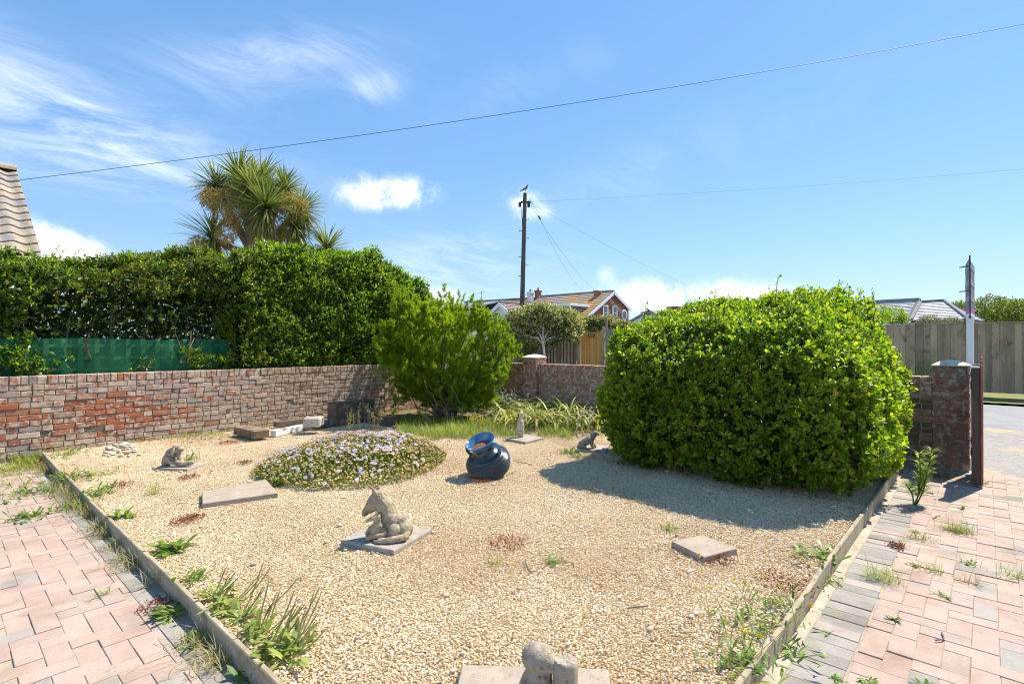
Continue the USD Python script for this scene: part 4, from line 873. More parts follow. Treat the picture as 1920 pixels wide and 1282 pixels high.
ok = P[:, 2] > .05; P, Nn = P[ok], Nn[ok]
D = Nn * .75 + np.array([0, 0, .6]) + rng.normal(size=P.shape) * .45
fol = [shoots(P, D, rng, 8, .066, .044, .06)]
ht = thing('clipped_hedge', 'big bright green clipped block hedge beside the right driveway', 'hedge', (hc[0], hc[1], 0))
# long shoots that have grown out of the top
tops, stems = [], []
for k in range(70):
    u, v = rng.uniform(hc[0] - 1.0, hc[0] + 1.1), rng.uniform(.05, 2.6)
    zs = np.linspace(1.2, 2.4, 25); dd = hs(np.stack([np.full(25, u), np.full(25, v), zs], 1)); inside = zs[dd < 0]
    if not len(inside): continue
    L = rng.choice([.12, .2, .3], p=[.6, .3, .1]); pts, rr = branch((u, v, inside.max() - .1), (rng.normal() * .15, rng.normal() * .15, 1), L + .1, .004, rng, 6, .12)
    stems.append(tube(pts, rr, 5)); pp = np.array(pts[1:])
    tops.append(shoots(pp, np.gradient(pp, axis=0) + rng.normal(size=pp.shape) * .02, rng, 4, .045, .026, .03))
for px, py, y2 in ((1457, 570, 521), (1640, 590, 545), (1622, 590, 555), (1500, 570, 549), (1570, 572, 548)):
    a, b = PL(px - 3, py + 20, 5.9), PL(px, y2, 5.9); pts = [a + (b - a) * s + rng.normal(size=3) * .01 for s in np.linspace(0, 1, 8)]
    stems.append(tube(pts, np.linspace(.006, .003, 8), 5)); tops.append(shoots(np.array(pts[2:]), np.gradient(np.array(pts), axis=0)[2:], rng, 4, .05, .03, .035))
Q, _ = in_volume(hs, hc - hh - .3, hc + hh + .3, 30000, .6, rng, batch=200_000, deepest=.7); Q = Q[(Q[:, 2] > .06)]; Q = Q[hs(Q) < -.07]
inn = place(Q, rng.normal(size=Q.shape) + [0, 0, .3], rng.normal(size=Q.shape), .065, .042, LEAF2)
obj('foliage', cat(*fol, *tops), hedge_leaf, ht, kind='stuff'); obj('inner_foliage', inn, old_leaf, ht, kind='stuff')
st = list(stems)
for k in range(60):
    u, v = rng.uniform(5.1, 6.3), rng.uniform(.6, 2.1); pts, rr = branch((u, v, 0), (rng.normal() * .25, rng.normal() * .25, 1), 1.3, .016, rng, 7, .15, .12); st.append(tube(pts, rr, 6))
obj('branches', cat(*st), bark_d, ht, kind='stuff')
# yellowed leaf caught in its front
# the tall hedge behind the long wall
rng = np.random.default_rng(33)
tp = [(-220, 470), (-60, 472), (30, 474), (100, 482), (190, 480), (280, 478), (400, 468), (480, 470), (570, 474), (680, 478), (740, 502), (775, 530), (798, 565), (808, 600)]
hv0, hv1 = 8.50, 9.95
tuz = np.array([(lambda q: (q[0], q[2]))(PV(a, b, 8.95)) for a, b in tp]); uend = tuz[-1][0]
def ztop(u): return np.interp(u, tuz[:, 0], tuz[:, 1])
ga, gb_ = PV(70, 600, 8.6)[0], PV(425, 600, 8.6)[0]; gz = PV(260, 552, 8.6)[2]
def tall(p):
    zt = ztop(p[:, 0]) + .0; c = np.stack([np.full(len(p), (-4.5 + uend) / 2), np.full(len(p), (hv0 + hv1) / 2), (zt + .9) / 2], 1)
    front = np.where(p[:, 0] < gb_ + .2, .16, 0.0)
    h = np.stack([np.full(len(p), (uend + 4.5) / 2), np.full(len(p), (hv1 - hv0) / 2), (zt - .9) / 2], 1); q = np.abs(p - c) - h + .28
    d = np.linalg.norm(np.maximum(q, 0), axis=1) + np.minimum(q.max(1), 0) - .28 + front * (p[:, 1] < 9.1)
    return d + .26 * (meshkit.fbm(p * np.array([1.7, 1.7, 2.0]), 3, 5) - .5) * 2
P, Nn = in_volume(tall, (-2.6, hv0 - .2, .92), (uend + .3, hv1 + .2, ztop(np.linspace(-2.6, uend, 50)).max() + .3), 30000, .11, rng, batch=500_000, deepest=.7)
wob = .28 * (meshkit.fbm(P * 2.3, 3, 8) - .5) * 2
edge = (P[:, 0] > ga + wob) & (P[:, 0] < gb_ + wob * 1.5) & (P[:, 2] < gz + wob)
back = P[:, 1] > 9.35
ok = ~edge | (rng.random(len(P)) < np.where(back, .9, .07))
P, Nn = P[ok], Nn[ok]; D = Nn * .8 + np.array([0, 0, .6]) + rng.normal(size=P.shape) * .5
yel = rng.random(len(P)) < np.clip(1.15 - np.abs(P[:, 0] - (ga + gb_) / 2 - .2) / 1.7, 0.02, .8)
ht = thing('tall_hedge', 'tall green hedge above the long wall, bare and woody above the netting', 'hedge', ((gb_ + ga) / 2, 9.2, 0))
extra = []
for px, py in ((360, 664), (385, 672), (405, 678), (420, 670), (350, 658), (372, 680)): extra += [PV(px + rng.uniform(-14, 14), py + rng.uniform(-10, 8), 8.56) for _ in range(12)]
E = np.array(extra)
Q, Qn = in_volume(tall, (-2.6, hv0, .92), (uend + .3, hv1 + .2, 3.6), 70000, .6, rng, batch=300_000, deepest=.8)
wob = .28 * (meshkit.fbm(Q * 2.3, 3, 8) - .5) * 2
edge = (Q[:, 0] > ga + wob) & (Q[:, 0] < gb_ + wob * 1.5) & (Q[:, 2] < gz + wob)
Q = Q[~edge | (rng.random(len(Q)) < np.where(Q[:, 1] > 9.25, 1.0, .12))]
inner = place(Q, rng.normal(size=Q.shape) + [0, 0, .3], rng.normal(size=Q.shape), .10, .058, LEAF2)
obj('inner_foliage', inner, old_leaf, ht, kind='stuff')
obj('foliage', cat(shoots(P[~yel], D[~yel], rng, 6, .066, .035, .07), shoots(E, rng.normal(size=E.shape) * .5 + [0, -.5, .4], rng, 7, .055, .026, .06)), hedge_far, ht, kind='stuff')
obj('yellowed_foliage', shoots(P[yel], D[yel], rng, 7, .055, .027, .07), hedge_yel, ht, kind='stuff')
for k in range(26):
    u = ga + (gb_ - ga) * (k + rng.uniform(.1, .9)) / 26; pts, rr = branch((u, rng.uniform(8.95, 9.6), .7), (rng.normal() * .45, rng.normal() * .2, 1), rng.uniform(1.1, 1.5), rng.uniform(.012, .03), rng, 8, .3, .12)
    ms = [tube(pts, rr, 7)]
    for q in (3, 4, 5, 6):
        if rng.random() < .75: b2, r2 = branch(pts[q], (rng.normal(), rng.normal() * .5, .5), rng.uniform(.35, .7), rr[q] * .6, rng, 5, .3, .08); ms.append(tube(b2, r2, 5))
    obj('trunk', cat(*ms), bark if k % 3 else bark_d, ht, smooth=50)
tw = []
for k in range(40):
    u = ztop(0) * 0 + rng.uniform(-2, uend - .4); pts, rr = branch((u, rng.uniform(8.8, 9.6), ztop(u) - .08), (rng.normal() * .2, rng.normal() * .2, 1), rng.uniform(.1, .28), .004, rng, 5, .15); tw.append(np.array(pts))
obj('top_shoots', cat(*[shoots(p[1:], np.gradient(p, axis=0)[1:], rng, 4, .05, .024, .03) for p in tw]), hedge_far, ht, kind='stuff')

# green netting on a trellis behind the wall
net_m = usdkit.material(stage, '/World/Looks/green_netting', {'g': ('geometry', {}), 'n': ('noise_texture', {'scale': 3.0, 'detail': 4.0}), 'r': ('rgb_ramp', {'ramp': [(.35, (.010, .105, .045)), (.65, (.018, .17, .075))]}), 'd': ('principled_bsdf', {'roughness': .6, 'specular_ior_level': .3}), 't': ('translucent_bsdf', {}), 'x': ('mix_closure', {'fac': .35}), 'tr': ('transparent_bsdf', {'color': (.4, .85, .5)}), 'y': ('mix_closure', {'fac': .24})},
    [('g.position', 'n.vector'), ('n.fac', 'r.fac'), ('r.color', 'd.base_color'), ('r.color', 't.color'), ('d.BSDF', 'x.closure1'), ('t.BSDF', 'x.closure2'), ('x.closure', 'y.closure1'), ('tr.BSDF', 'y.closure2')], surface='y.closure')
nu0, nu1 = -2.2, PV(432, 650, 8.66)[0]; NV = 8.67
t = thing('green_netting', 'green windbreak netting stretched over a trellis above the long wall', 'netting', ((nu0 + nu1) / 2, NV, .95))
m = 60; us = np.linspace(nu0, nu1, m + 1); zt = np.array([PV(0, 636, NV)[2]] * 2); z1 = PV(200, 635.5, NV)[2]
zs = np.linspace(0, 1, 9); A, Zz = np.meshgrid(us, zs, indexing='ij')
pts = np.stack([A, NV + .012 * np.sin(A * 7) * np.sin(Zz * 5) + .01 * np.sin(A * 19 + Zz * 3), .97 + (z1 + .012 * np.sin(A * 3.1) - .97) * Zz], -1).reshape(-1, 3)
i, j = np.meshgrid(np.arange(m), np.arange(8), indexing='ij'); q = np.stack([i * 9 + j, (i + 1) * 9 + j, (i + 1) * 9 + j + 1, i * 9 + j + 1], -1).reshape(-1, 4)
obj('netting', (pts, q), net_m, t, smooth=True)
lath = mat('trellis_lath', [(.5, .55, .45), (.6, .65, .55)], 5, .8)
for u in np.arange(nu0 + .05, nu1, .185): obj('upright', box([u - .028, NV + .04, .93], [u + .028, NV + .058, z1 + .0]), lath, t)
for z in (1.06, 1.22, 1.4): obj('cross_lath', box([nu0, NV + .0585, z - .02], [nu1, NV + .075, z + .02]), lath, t)

# ------------------------------------------------------------------ cabbage palm
rng = np.random.default_rng(44)
sword = leafmat('palm_leaf', [(0, (.09, .14, .035)), (.4, (.16, .21, .06)), (.8, (.25, .28, .10)), (1, (.38, .34, .15))], (1.4, 1.5, .6), .38, .5, .25, .7)
panicle = leafmat('palm_panicle', [(0, (.38, .26, .07)), (.5, (.54, .40, .14)), (1, (.62, .5, .22))], (1.0, .9, .5), .8, .3, .3)
trunk_m = mat('palm_trunk', [(.13, .08, .055), (.22, .15, .11), (.32, .24, .17)], 7, .9, .6, 40, stretch=(1, 1, .25))
PZ_ = 14.2; pxm = PZ_ / F_PX
t = thing('cabbage_palm', 'many-headed cabbage palm with tan flower clusters rising behind the tall hedge', 'palm tree', tuple(PL(478, 600, PZ_)[:2]) + (0,))
base = PL(478, 620, PZ_); base[2] = -.1
heads = [(405, 351, 52, -.7, .7, .3), (447, 336, 62, -.35, 1, .4), (489, 338, 58, .1, 1, .6), (532, 357, 46, .7, .8, .3), (498, 392, 74, .05, .55, -.9), (562, 394, 52, .95, .35, .1), (552, 428, 52, .9, .2, -.3), (400, 449, 72, -.95, .35, -.1), (612, 470, 52, .45, .9, .1), (470, 352, 56, -.1, .6, -.6)]
fork = PL(476, 470, PZ_)
obj('trunk', tube([base, base * .5 + fork * .5 + [.02, 0, 0], fork], [.22, .2, .2], 14), trunk_m, t, smooth=40)
for (px, py, r_, sx, sz, sy) in heads:
    c = PL(px, py, PZ_ + sy * .8 + .0); ax_ = unit(RIGHT * sx + E_Z * sz + FWD * sy)
    mid = fork * .55 + c * .45 - E_Z * .12; obj('limb', tube([fork - E_Z * .1, mid, c], [.13, .10, .08], 10), trunk_m, t, smooth=40)
    n = 270; L = r_ * pxm * 1.04
    th = np.arccos(1 - rng.uniform(0, 1.55, n)); ph = rng.uniform(0, 6.283, n); a1 = unit(np.cross(ax_, [.3, .2, 1.0] if abs(ax_[2]) < .9 else [1, 0, 0])); a2 = np.cross(ax_, a1)
    d = ax_ * np.cos(th)[:, None] + (a1 * np.cos(ph)[:, None] + a2 * np.sin(ph)[:, None]) * np.sin(th)[:, None]
    az, el = np.arctan2(d[:, 1], d[:, 0]), np.arcsin(np.clip(d[:, 2], -1, 1))
    Ls = L * rng.uniform(.75, 1.1, n)
    hd_ = obj('leaf_head', blades(c + d * .05, az, el, Ls, rng.uniform(.04, .058, n), rng.uniform(.15, .75, n) + .5 * (th > 1.3), 5, 'blade'), sword, t)
    k = 80; ph = rng.uniform(0, 6.283, k)     # the hanging skirt of old leaves
    v, f = blades(c - E_Z * .03 + rng.normal(size=(k, 3)) * .05, ph, rng.uniform(-.9, -.2, k), L * rng.uniform(.45, .7, k), .03, rng.uniform(.4, .9, k), 4); tint(usdkit.mesh(stage, path_for('dead_leaves', hd_), (v - _loc[t], f), panicle), len(v), f)
for px, py, r_ in ((393, 372, 17), (427, 386, 34), (513, 424, 38), (552, 388, 25), (425, 434, 21), (524, 458, 32), (374, 463, 19), (440, 405, 22), (500, 440, 24)):
    c = PL(px, py, PZ_ - .55); n = int(r_ * 44); R = r_ * pxm * .95
    p = c + unit(rng.normal(size=(n, 3))) * (R * rng.uniform(.2, 1, n) ** .6)[:, None] * [1, 1, 1.15]; d = unit(p - c) + rng.normal(size=(n, 3)) * .5 - E_Z * .5
    obj('flower_cluster', place(p, d, rng.normal(size=(n, 3)), rng.uniform(.04, .12, n), .018, LEAF2), panicle, t, kind='stuff')

# ------------------------------------------------------------------ feathery bush in the corner
rng = np.random.default_rng(55)
feather = leafmat('feathery_leaf', [(0, (.15, .27, .012)), (.4, (.25, .40, .016)), (.8, (.36, .48, .03)), (1, (.46, .52, .08))], (1.5, 1.4, .5), .6, .3, .58, .9)
bz = 10.3
lobes = [(742, 640, 26), (765, 605, 24), (770, 575, 18), (790, 615, 28), (760, 670, 28), (800, 650, 30), (835, 610, 24), (838, 575, 20), (845, 640, 30), (875, 625, 24), (890, 590, 20), (905, 600, 16), (880, 660, 28), (915, 640, 24), (940, 640, 20), (950, 655, 16), (925, 670, 22), (900, 690, 26), (890, 715, 24), (870, 725, 20), (830, 690, 28), (800, 690, 26), (775, 700, 24), (810, 725, 22), (845, 715, 22), (752, 655, 22), (735, 660, 14), (820, 740, 16), (925, 695, 16), (905, 730, 14), (780, 590, 18), (860, 600, 18), (925, 615, 18), (800, 590, 16), (850, 665, 24), (785, 650, 24), (745, 690, 20), (765, 728, 20), (800, 748, 20), (850, 745, 20), (880, 748, 18), (730, 625, 14), (920, 745, 14)]
bt_ = PL(836, 770, bz); bt_[2] = -.02
t = thing('feathery_bush', 'soft feathery lime-green bush in the corner between the two brick walls', 'bush', tuple(bt_))
FP, FD, FL, br = [], [], [], []
for px, py, r_ in lobes:
    c = PL(px, py, bz + rng.uniform(-.75, .75)); R = r_ * bz / F_PX * 1.15; ax_ = unit(c - (bt_ + E_Z * .5) + E_Z * .25)
    mid = (c + bt_) / 2 + rng.normal(size=3) * .1 - E_Z * .05; br.append(tube([bt_ + rng.normal(size=3) * [.1, .1, 0], mid, c], [.022, .013, .005], 6))
    for k in range(56):                                  # plumes: a fine axis with hair-like leaves
        o = c + rng.normal(size=3) * R * .62 - ax_ * R * .3; d = unit(ax_ * .8 + rng.normal(size=3) * .75 + E_Z * .15); L = R * rng.uniform(.3, .75); n = 120
        s = rng.uniform(0, 1, n); bend = E_Z * .12 * R
        FP.append(o + d * (s * L)[:, None] + bend * (s ** 2)[:, None]); FD.append(d + rng.normal(size=(n, 3)) * .8); FL.append(rng.uniform(.04, .085, n) * (1.15 - .5 * s))
FP, FD, FL = np.vstack(FP), np.vstack(FD), np.concatenate(FL)
obj('foliage', place(FP, FD, rng.normal(size=FP.shape), FL, .0058, LEAF2), feather, t, kind='stuff')
for b in br[::3]: obj('branch', b, bark_d, t, smooth=50)
obj('twigs', cat(*br[1::3], *br[2::3], *[tube(*branch(bt_ + rng.normal(size=3) * [.5, .5, 0] + E_Z * .35, rng.normal(size=3) + [0, 0, .4], .6, .006, rng, 5, .3), 5) for _ in range(26)]), bark, t, kind='stuff')
litter = mat('leaf_litter', [(.10, .06, .035), (.17, .11, .07), (.25, .17, .11)], 14, .95, .7, 60)
LT = sheet(bt_[0] - 1.5, WALL_U - .01, bt_[1] - 1.0, WALL_V - .01, .012, (24, 24), .05, 7)
obj('leaf_litter', LT, litter, kind='structure')

# ------------------------------------------------------------------ climber, thin tree and greenery across the street
rng = np.random.default_rng(66)
climb = leafmat('climber_leaf', [(0, (.07, .13, .02)), (.4, (.16, .22, .04)), (.6, (.36, .36, .14)), (.8, (.6, .54, .32)), (1, (.7, .62, .46))], (1.3, 1.25, .8), .5, .4, .45, .6)
def bush(name, label, cat_, lobes, Z, n, leaf, m, depth=.6, stem=None, group=None):
    c0 = PL(np.mean([l[0] for l in lobes]), np.mean([l[1] for l in lobes]), Z); t = thing(name, label, cat_, (c0[0], c0[1], 0), group=group); P, D = [], []
    tot = sum(l[2] * l[3] for l in lobes)
    for px, py, rx, ry in lobes:
        c = PL(px, py, Z + rng.uniform(-depth, depth)); k = int(n * rx * ry / tot); d = unit(rng.normal(size=(k, 3))); s = rng.uniform(.45, 1, k) ** .5
        d2 = d * s[:, None] * (1 + .5 * (meshkit.fbm(d * 2.1 + px, 3, 3) - .5))[:, None]; kx = Z / F_PX
        P.append(c + RIGHT * (d2[:, :1] * rx * kx) + FWD * (d2[:, 1:2] * rx * kx * .8) + E_Z * (d2[:, 2:] * ry * kx)); D.append(d + E_Z * .35 + rng.normal(size=(k, 3)) * .5)
    P, D = np.vstack(P), np.vstack(D); obj('crown', shoots(P, D, rng, 5, leaf, leaf * .55, leaf * 1.3, LEAF2), m, t, kind='stuff')
    if stem: 
        b0 = PL(stem[0], stem[1], Z); b0[2] = -.1
        for px, py, rx, ry in lobes[:6]: obj('stem', tube([b0, (b0 + PL(px, py, Z)) / 2 + rng.normal(size=3) * .12, PL(px, py, Z)], [.05, .035, .012], 7), bark_d, t, smooth=40)
    return t
bush('climbing_shrub', 'dense cream-flecked climber heaped over the fence below the telegraph pole', 'shrub', [(985, 610, 32, 26), (1015, 597, 36, 22), (1050, 603, 34, 24), (1070, 618, 22, 18), (970, 628, 24, 22), (1000, 628, 38, 18), (1045, 625, 36, 14), (960, 645, 16, 18), (985, 650, 20, 18), (1000, 588, 30, 12), (1030, 590, 26, 12), (1062, 594, 24, 9), (956, 612, 14, 12), (1080, 604, 14, 9), (1010, 640, 30, 10), (965, 595, 14, 10)], 23.6, 9000, .13, climb, .5, (990, 690))
bush('hedge_shrub', 'pale flowering shrub behind the orange gate and grey fence', 'shrub', [(1110, 608, 18, 11), (1140, 607, 22, 10), (1165, 612, 18, 6)], 28, 2400, .14, climb, .5, (1120, 660))
bush('flowering_shrub', 'cream flowering shrub top showing over the right fence below the slate roof, left one', 'shrub', [(1743, 601, 16, 8), (1730, 604, 10, 5)], 22, 500, .07, leafmat('cream_flower', [(0, (.10, .13, .04)), (.35, (.3, .3, .18)), (1, (.62, .57, .45))], (1, 1, .7), .6, .3, .3), .4, (1743, 640))
bush('flowering_shrub', 'smaller cream flowering shrub over the right fence beside the sign post', 'shrub', [(1782, 603, 15, 5), (1795, 604, 8, 4)], 22, 360, .07, '/World/Looks/cream_flower', .4, (1785, 640))
bush('garden_shrub', 'dark green shrub between the clipped hedge and the slate bungalow', 'shrub', [(1675, 592, 22, 15), (1692, 600, 12, 8), (1650, 590, 20, 16)], 22.5, 800, .08, hedge_far, .4, (1675, 640))
treeleaf = leafmat('tree_leaf', [(0, (.07, .12, .015)), (.5, (.13, .19, .025)), (.85, (.2, .25, .04)), (1, (.27, .24, .06))], (1.6, 1.6, .6), .5, .4, .35, .35)
bush('far_tree', 'broad olive-green tree beyond the right fence at the photo edge', 'tree', [(1862, 582, 44, 22), (1835, 592, 26, 16), (1900, 585, 36, 20), (1930, 588, 40, 22), (1870, 600, 60, 14), (1975, 590, 40, 24)], 44, 2600, .24, treeleaf, 1.5, (1880, 650))
bush('far_tree', 'small olive tree left of the sale board behind the slate roof', 'tree', [(1803, 578, 18, 9), (1790, 585, 20, 9)], 60, 500, .3, treeleaf, 1.0, (1800, 640))
bare = thing('thin_tree', 'thin pale leafless young tree in front of the palisade fence', 'tree', tuple(PL(1021, 690, 21)[:2]) + (0,))
palebark = mat('pale_bark', [(.34, .3, .25), (.46, .42, .36)], 12, .9, .4, 60)
b0 = PL(1023, 700, 21); b0[2] = -.1; b1 = PL(1018, 640, 21)
obj('trunk', tube([b0, (b0 + b1) / 2 + RIGHT * .03, b1], [.06, .05, .04], 9), palebark, bare, smooth=40)
for (px, py, rx) in ((996, 632, .02), (1008, 622, .022), (1018, 612, .025), (1030, 620, .02), (1042, 632, .02), (1003, 640, .015), (1034, 640, .014)): obj('limb', tube([b1 - E_Z * .1, (b1 + PL(px, py, 21)) / 2 + E_Z * .06, PL(px, py, 21)], [rx, rx * .8, rx * .4], 6), palebark, bare, smooth=40)

# ------------------------------------------------------------------ slabs, statues, pot
def facing(p): return (float(p[0]), float(p[1]), float(p[2]))
slab_pinkish = mat('slab_buff', [(.27, .215, .155), (.35, .285, .22), (.42, .35, .275)], 9, .92, .4, 120, fleck=((.25, .2, .15), 30, .62, .1))
slab_grey = mat('slab_grey', [(.25, .215, .17), (.335, .295, .24), (.41, .365, .30)], 9, .92, .4, 120, fleck=((.18, .16, .13), 26, .62, .1))
stone_m = mat('weathered_stone', [(.22, .165, .10), (.37, .295, .19), (.48, .40, .27)], 22, .93, .7, 110, fleck=[((.12, .095, .065), 15, .60, .1), ((.52, .47, .37), 34, .66, .08)])
stone_p = mat('pale_stone', [(.34, .29, .23), (.47, .41, .335), (.56, .5, .42)], 22, .93, .6, 110, fleck=((.2, .17, .12), 26, .62, .1))
stone_d = mat('mottled_stone', [(.16, .13, .10), (.28, .24, .18), (.4, .35, .27)], 40, .95, .8, 120, fleck=((.5, .46, .38), 60, .64, .06))
stone_w = mat('mossy_stone', [(.26, .21, .15), (.38, .315, .235), (.46, .395, .3)], 18, .95, .8, 140, fleck=[((.30, .22, .08), 9, .62, .1), ((.15, .12, .09), 40, .62, .1)])
def slab_px(label, corners, z, th, m, tilt=None):
    P = np.array([G(px, py, z) for px, py in corners])
    top = P.copy(); c = top.mean(0); ins = top + (c - top) * .02
    bot = P.copy(); bot[:, 2] = -th
    edge = P.copy(); edge[:, 2] -= .006; ins[:, 2] = P[:, 2]
    return obj('paving_slab', m3.Manifold.hull_points(np.vstack([ins, edge, bot])), m, label=label, cat='slab')
slab_px('long buff concrete slab on the gravel left of the flower mound', [(379, 921), (500, 898), (521, 923), (380, 943)], .04, .03, slab_pinkish)
slab_px('square buff paving slab on the gravel near the right edging', [(1259, 1014), (1317, 1001), (1381, 1027), (1320, 1043)], .035, .03, slab_pinkish)
slab_px('grey square slab under the reclining stone horse', [(640, 1011), (719, 972), (810, 991), (739, 1031)], .03, .03, slab_grey)
slab_px('grey slab under the standing stone bird', [(948, 821), (986, 813), (1019, 820), (985, 828)], .03, .03, slab_grey)
slab_px('grey slab under the mottled stone animal beside the hedge foot', [(1079, 842), (1098, 832), (1142, 834), (1136, 845)], .03, .03, slab_grey)
slab_px('thin grey slab under the crouching stone animal at left', [(290, 877), (318, 866), (388, 867), (352, 879)], .02, .03, slab_grey)
slab_px('wide buff slab at the bottom edge under the stone head and stump', [(866, 1243), (1139, 1251), (1172, 1420), (828, 1405)], .03, .03, slab_pinkish)

def statue(name, label, p, bones, m, length=.011, smooth=6, amp=.006, freq=30, seed=1, parts=(), cat_='statue', rz=0.0):
    t = thing(name, label, cat_, facing(p), FACE + rz)
    b = blob(bones, length, smooth, amp, freq, seed); obj('body', b, m, t, smooth=True, local=True)
    for nm, bb, mm in parts: obj(nm, blob(bb, length * .8, 4, amp * .6, freq, seed + 5) if isinstance(bb, list) else bb, mm, t, smooth=40, local=True)
    return t
hp = G(725, 1006, .03)
mane = []
for k in range(9):
    s = k / 8; a = np.array([-.072 + .10 * s ** 1.1, .03, .335 - .02 * s - .13 * s ** 2]); d = np.array([.022 - .014 * (1 - s), -.012, -.045]); mane.append((a, .011, a + d * .6 + [0, -.022, 0], .009)); mane.append((a + d * .6 + [0, -.022, 0], .009, a + d * 1.25 + [0, -.03, 0], .005))
statue('stone_horse', 'weathered stone statue of a reclining mare with her foal on a grey slab', hp, [
    ((0.0, .03, .09), .062, (.10, .02, .08), .082), ((.10, .02, .08), .082, (.128, -.01, .062), .066), ((0, .03, .1), .058, (-.01, .02, .14), .052), ((.0, .02, .15), .064, (-.022, .022, .225), .062), ((-.022, .022, .225), .062, (-.062, .015, .288), .05),
    ((-.066, .012, .29), .048, (-.10, .004, .25), .043), ((-.10, .004, .25), .041, (-.138, -.006, .2), .028), ((-.138, -.006, .2), .028, (-.152, -.01, .178), .025), ((-.06, .005, .25), .044, (-.115, -.002, .205), .03),
    ((-.082, -.01, .325), .017, (-.104, -.02, .366), .004), ((-.058, .03, .325), .015, (-.07, .03, .362), .004), ((-.03, .03, .30), .03, (.02, .035, .2), .035),
    ((.075, -.045, .062), .052, (.015, -.07, .034), .026), ((.015, -.07, .034), .022, (-.07, -.085, .04), .017), ((-.07, -.085, .04), .017, (-.112, -.09, .03), .016),
    ((-.02, -.03, .06), .034, (-.08, -.07, .028), .02), ((.165, -.03, .06), .02, (.15, -.085, .03), .024), ((.15, -.085, .03), .024, (.06, -.12, .022), .024), ((.06, -.12, .022), .024, (-.02, -.125, .018), .018), ((-.02, -.125, .018), .016, (-.06, -.115, .012), .007),
    *mane], stone_m, .008, 3, .006, 50, 3, parts=[
    ('foal', [((-.075, -.04, .05), .042, (-.05, -.045, .1), .04), ((-.05, -.045, .1), .036, (-.05, -.055, .15), .024), ((-.05, -.058, .165), .024, (-.085, -.075, .16), .019), ((-.085, -.075, .16), .017, (-.118, -.082, .145), .011), ((-.042, -.06, .18), .008, (-.036, -.066, .205), .003), ((-.056, -.062, .182), .008, (-.058, -.068, .207), .003),
              ((-.1, -.045, .075), .022, (-.125, -.055, .05), .014), ((-.125, -.055, .05), .014, (-.108, -.07, .012), .012), ((-.06, -.06, .05), .03, (-.1, -.08, .02), .014)], stone_m)])
statue('stone_bird', 'slim pale stone bird statue standing upright on a small slab', G(976, 819, .03), [((0, 0, .02), .046, (0, 0, .05), .05), ((0, 0, .05), .05, (0, 0, .17), .056), ((0, 0, .17), .056, (.004, 0, .225), .043), ((.004, 0, .225), .036, (.0, 0, .29), .019), ((.0, 0, .29), .019, (.006, -.004, .34), .031), ((.006, -.004, .345), .03, (.02, -.008, .35), .024), ((.025, -.01, .348), .014, (.085, -.03, .365), .005), ((-.035, .02, .12), .03, (-.05, .03, .03), .012)], stone_p, .012, 4, .005, 35, 6)
statue('stone_animal', 'mottled dark stone animal statue leaning up beside the foot of the clipped hedge', G(1103, 840, .03), [((-.085, 0, .055), .05, (.02, 0, .12), .056), ((.02, 0, .12), .05, (.075, 0, .175), .036), ((.075, 0, .185), .034, (.10, -.005, .205), .03), ((.10, -.01, .205), .02, (.135, -.02, .195), .012), ((-.08, -.03, .05), .035, (-.045, -.05, .01), .02), ((.03, -.02, .09), .03, (.06, -.04, .01), .018), ((.085, .012, .22), .012, (.082, .014, .245), .006), ((-.09, 0, .05), .04, (-.13, .02, .012), .02), ((.04, .03, .09), .03, (.10, .04, .01), .016)], stone_d, .011, 3, .008, 60, 9)
statue('stone_animal', 'smooth tan stone animal crouching with its back arched near the left edging', G(335, 872, .02), [((-.14, .02, .055), .055, (-.09, .02, .13), .066), ((-.09, .02, .13), .066, (-.02, 0, .185), .052), ((-.02, -.005, .19), .05, (.02, -.012, .188), .04), ((.02, -.012, .188), .036, (.065, -.02, .186), .017), ((-.1, -.03, .08), .05, (-.02, -.05, .05), .035), ((-.02, -.05, .05), .034, (.10, -.06, .03), .03), ((.10, -.06, .03), .03, (.185, -.05, .045), .026), ((.0, -.01, .15), .034, (.04, -.02, .07), .026), ((.04, -.02, .07), .026, (.07, -.04, .03), .024), ((-.15, .0, .05), .04, (-.155, -.02, .01), .022)], stone_m, .011, 4, .005, 35, 12, parts=[('ear', [((-.02, -.052, .195), .016, (-.035, -.062, .145), .024), ((-.035, -.062, .145), .024, (-.03, -.06, .12), .012)], stone_m)])
fp = G(1015, 1330, .03); sz = proj(fp)[2] / F_PX
g = np.linspace(0, 2 * np.pi, 25)[:-1]; hh_ = np.linspace(.0, .235, 12)
stv, stf = lathe([(.0, 0), (.058, 0), (.052, .03), (.048, .1), (.047, .17), (.048, .222), (.045, .235), (.039, .24), (.02, .237), (0, .236)], 40)
stv = stv * (1 + .05 * (meshkit.fbm(np.stack([np.arctan2(stv[:, 1], stv[:, 0]) * 9, stv[:, 2] * 6, stv[:, 0] * 0], 1), 3, 4) - .5))[:, None] * [1, 1, 1] + np.array([.088, -.025, 0])
statue('stone_figure', 'mossy stone figure with a round head leaning on a tree stump at the bottom edge', fp - [0, 0, .028], [((-.022, .0, .232), .054, (-.002, .0, .226), .053), ((.02, -.012, .222), .036, (.052, -.022, .205), .024), ((-.03, .0, .05), .075, (-.02, 0, .13), .062), ((-.02, 0, .13), .06, (-.008, .0, .19), .046), ((-.045, -.03, .14), .03, (-.09, -.05, .06), .034), ((-.02, -.05, .11), .026, (.03, -.055, .075), .022), ((-.09, -.05, .06), .034, (-.08, -.06, .01), .036), ((.0, .03, .16), .03, (.055, .03, .1), .024)], stone_w, .011, 4, .005, 40, 15, parts=[('stump', (stv, stf), stone_w)])

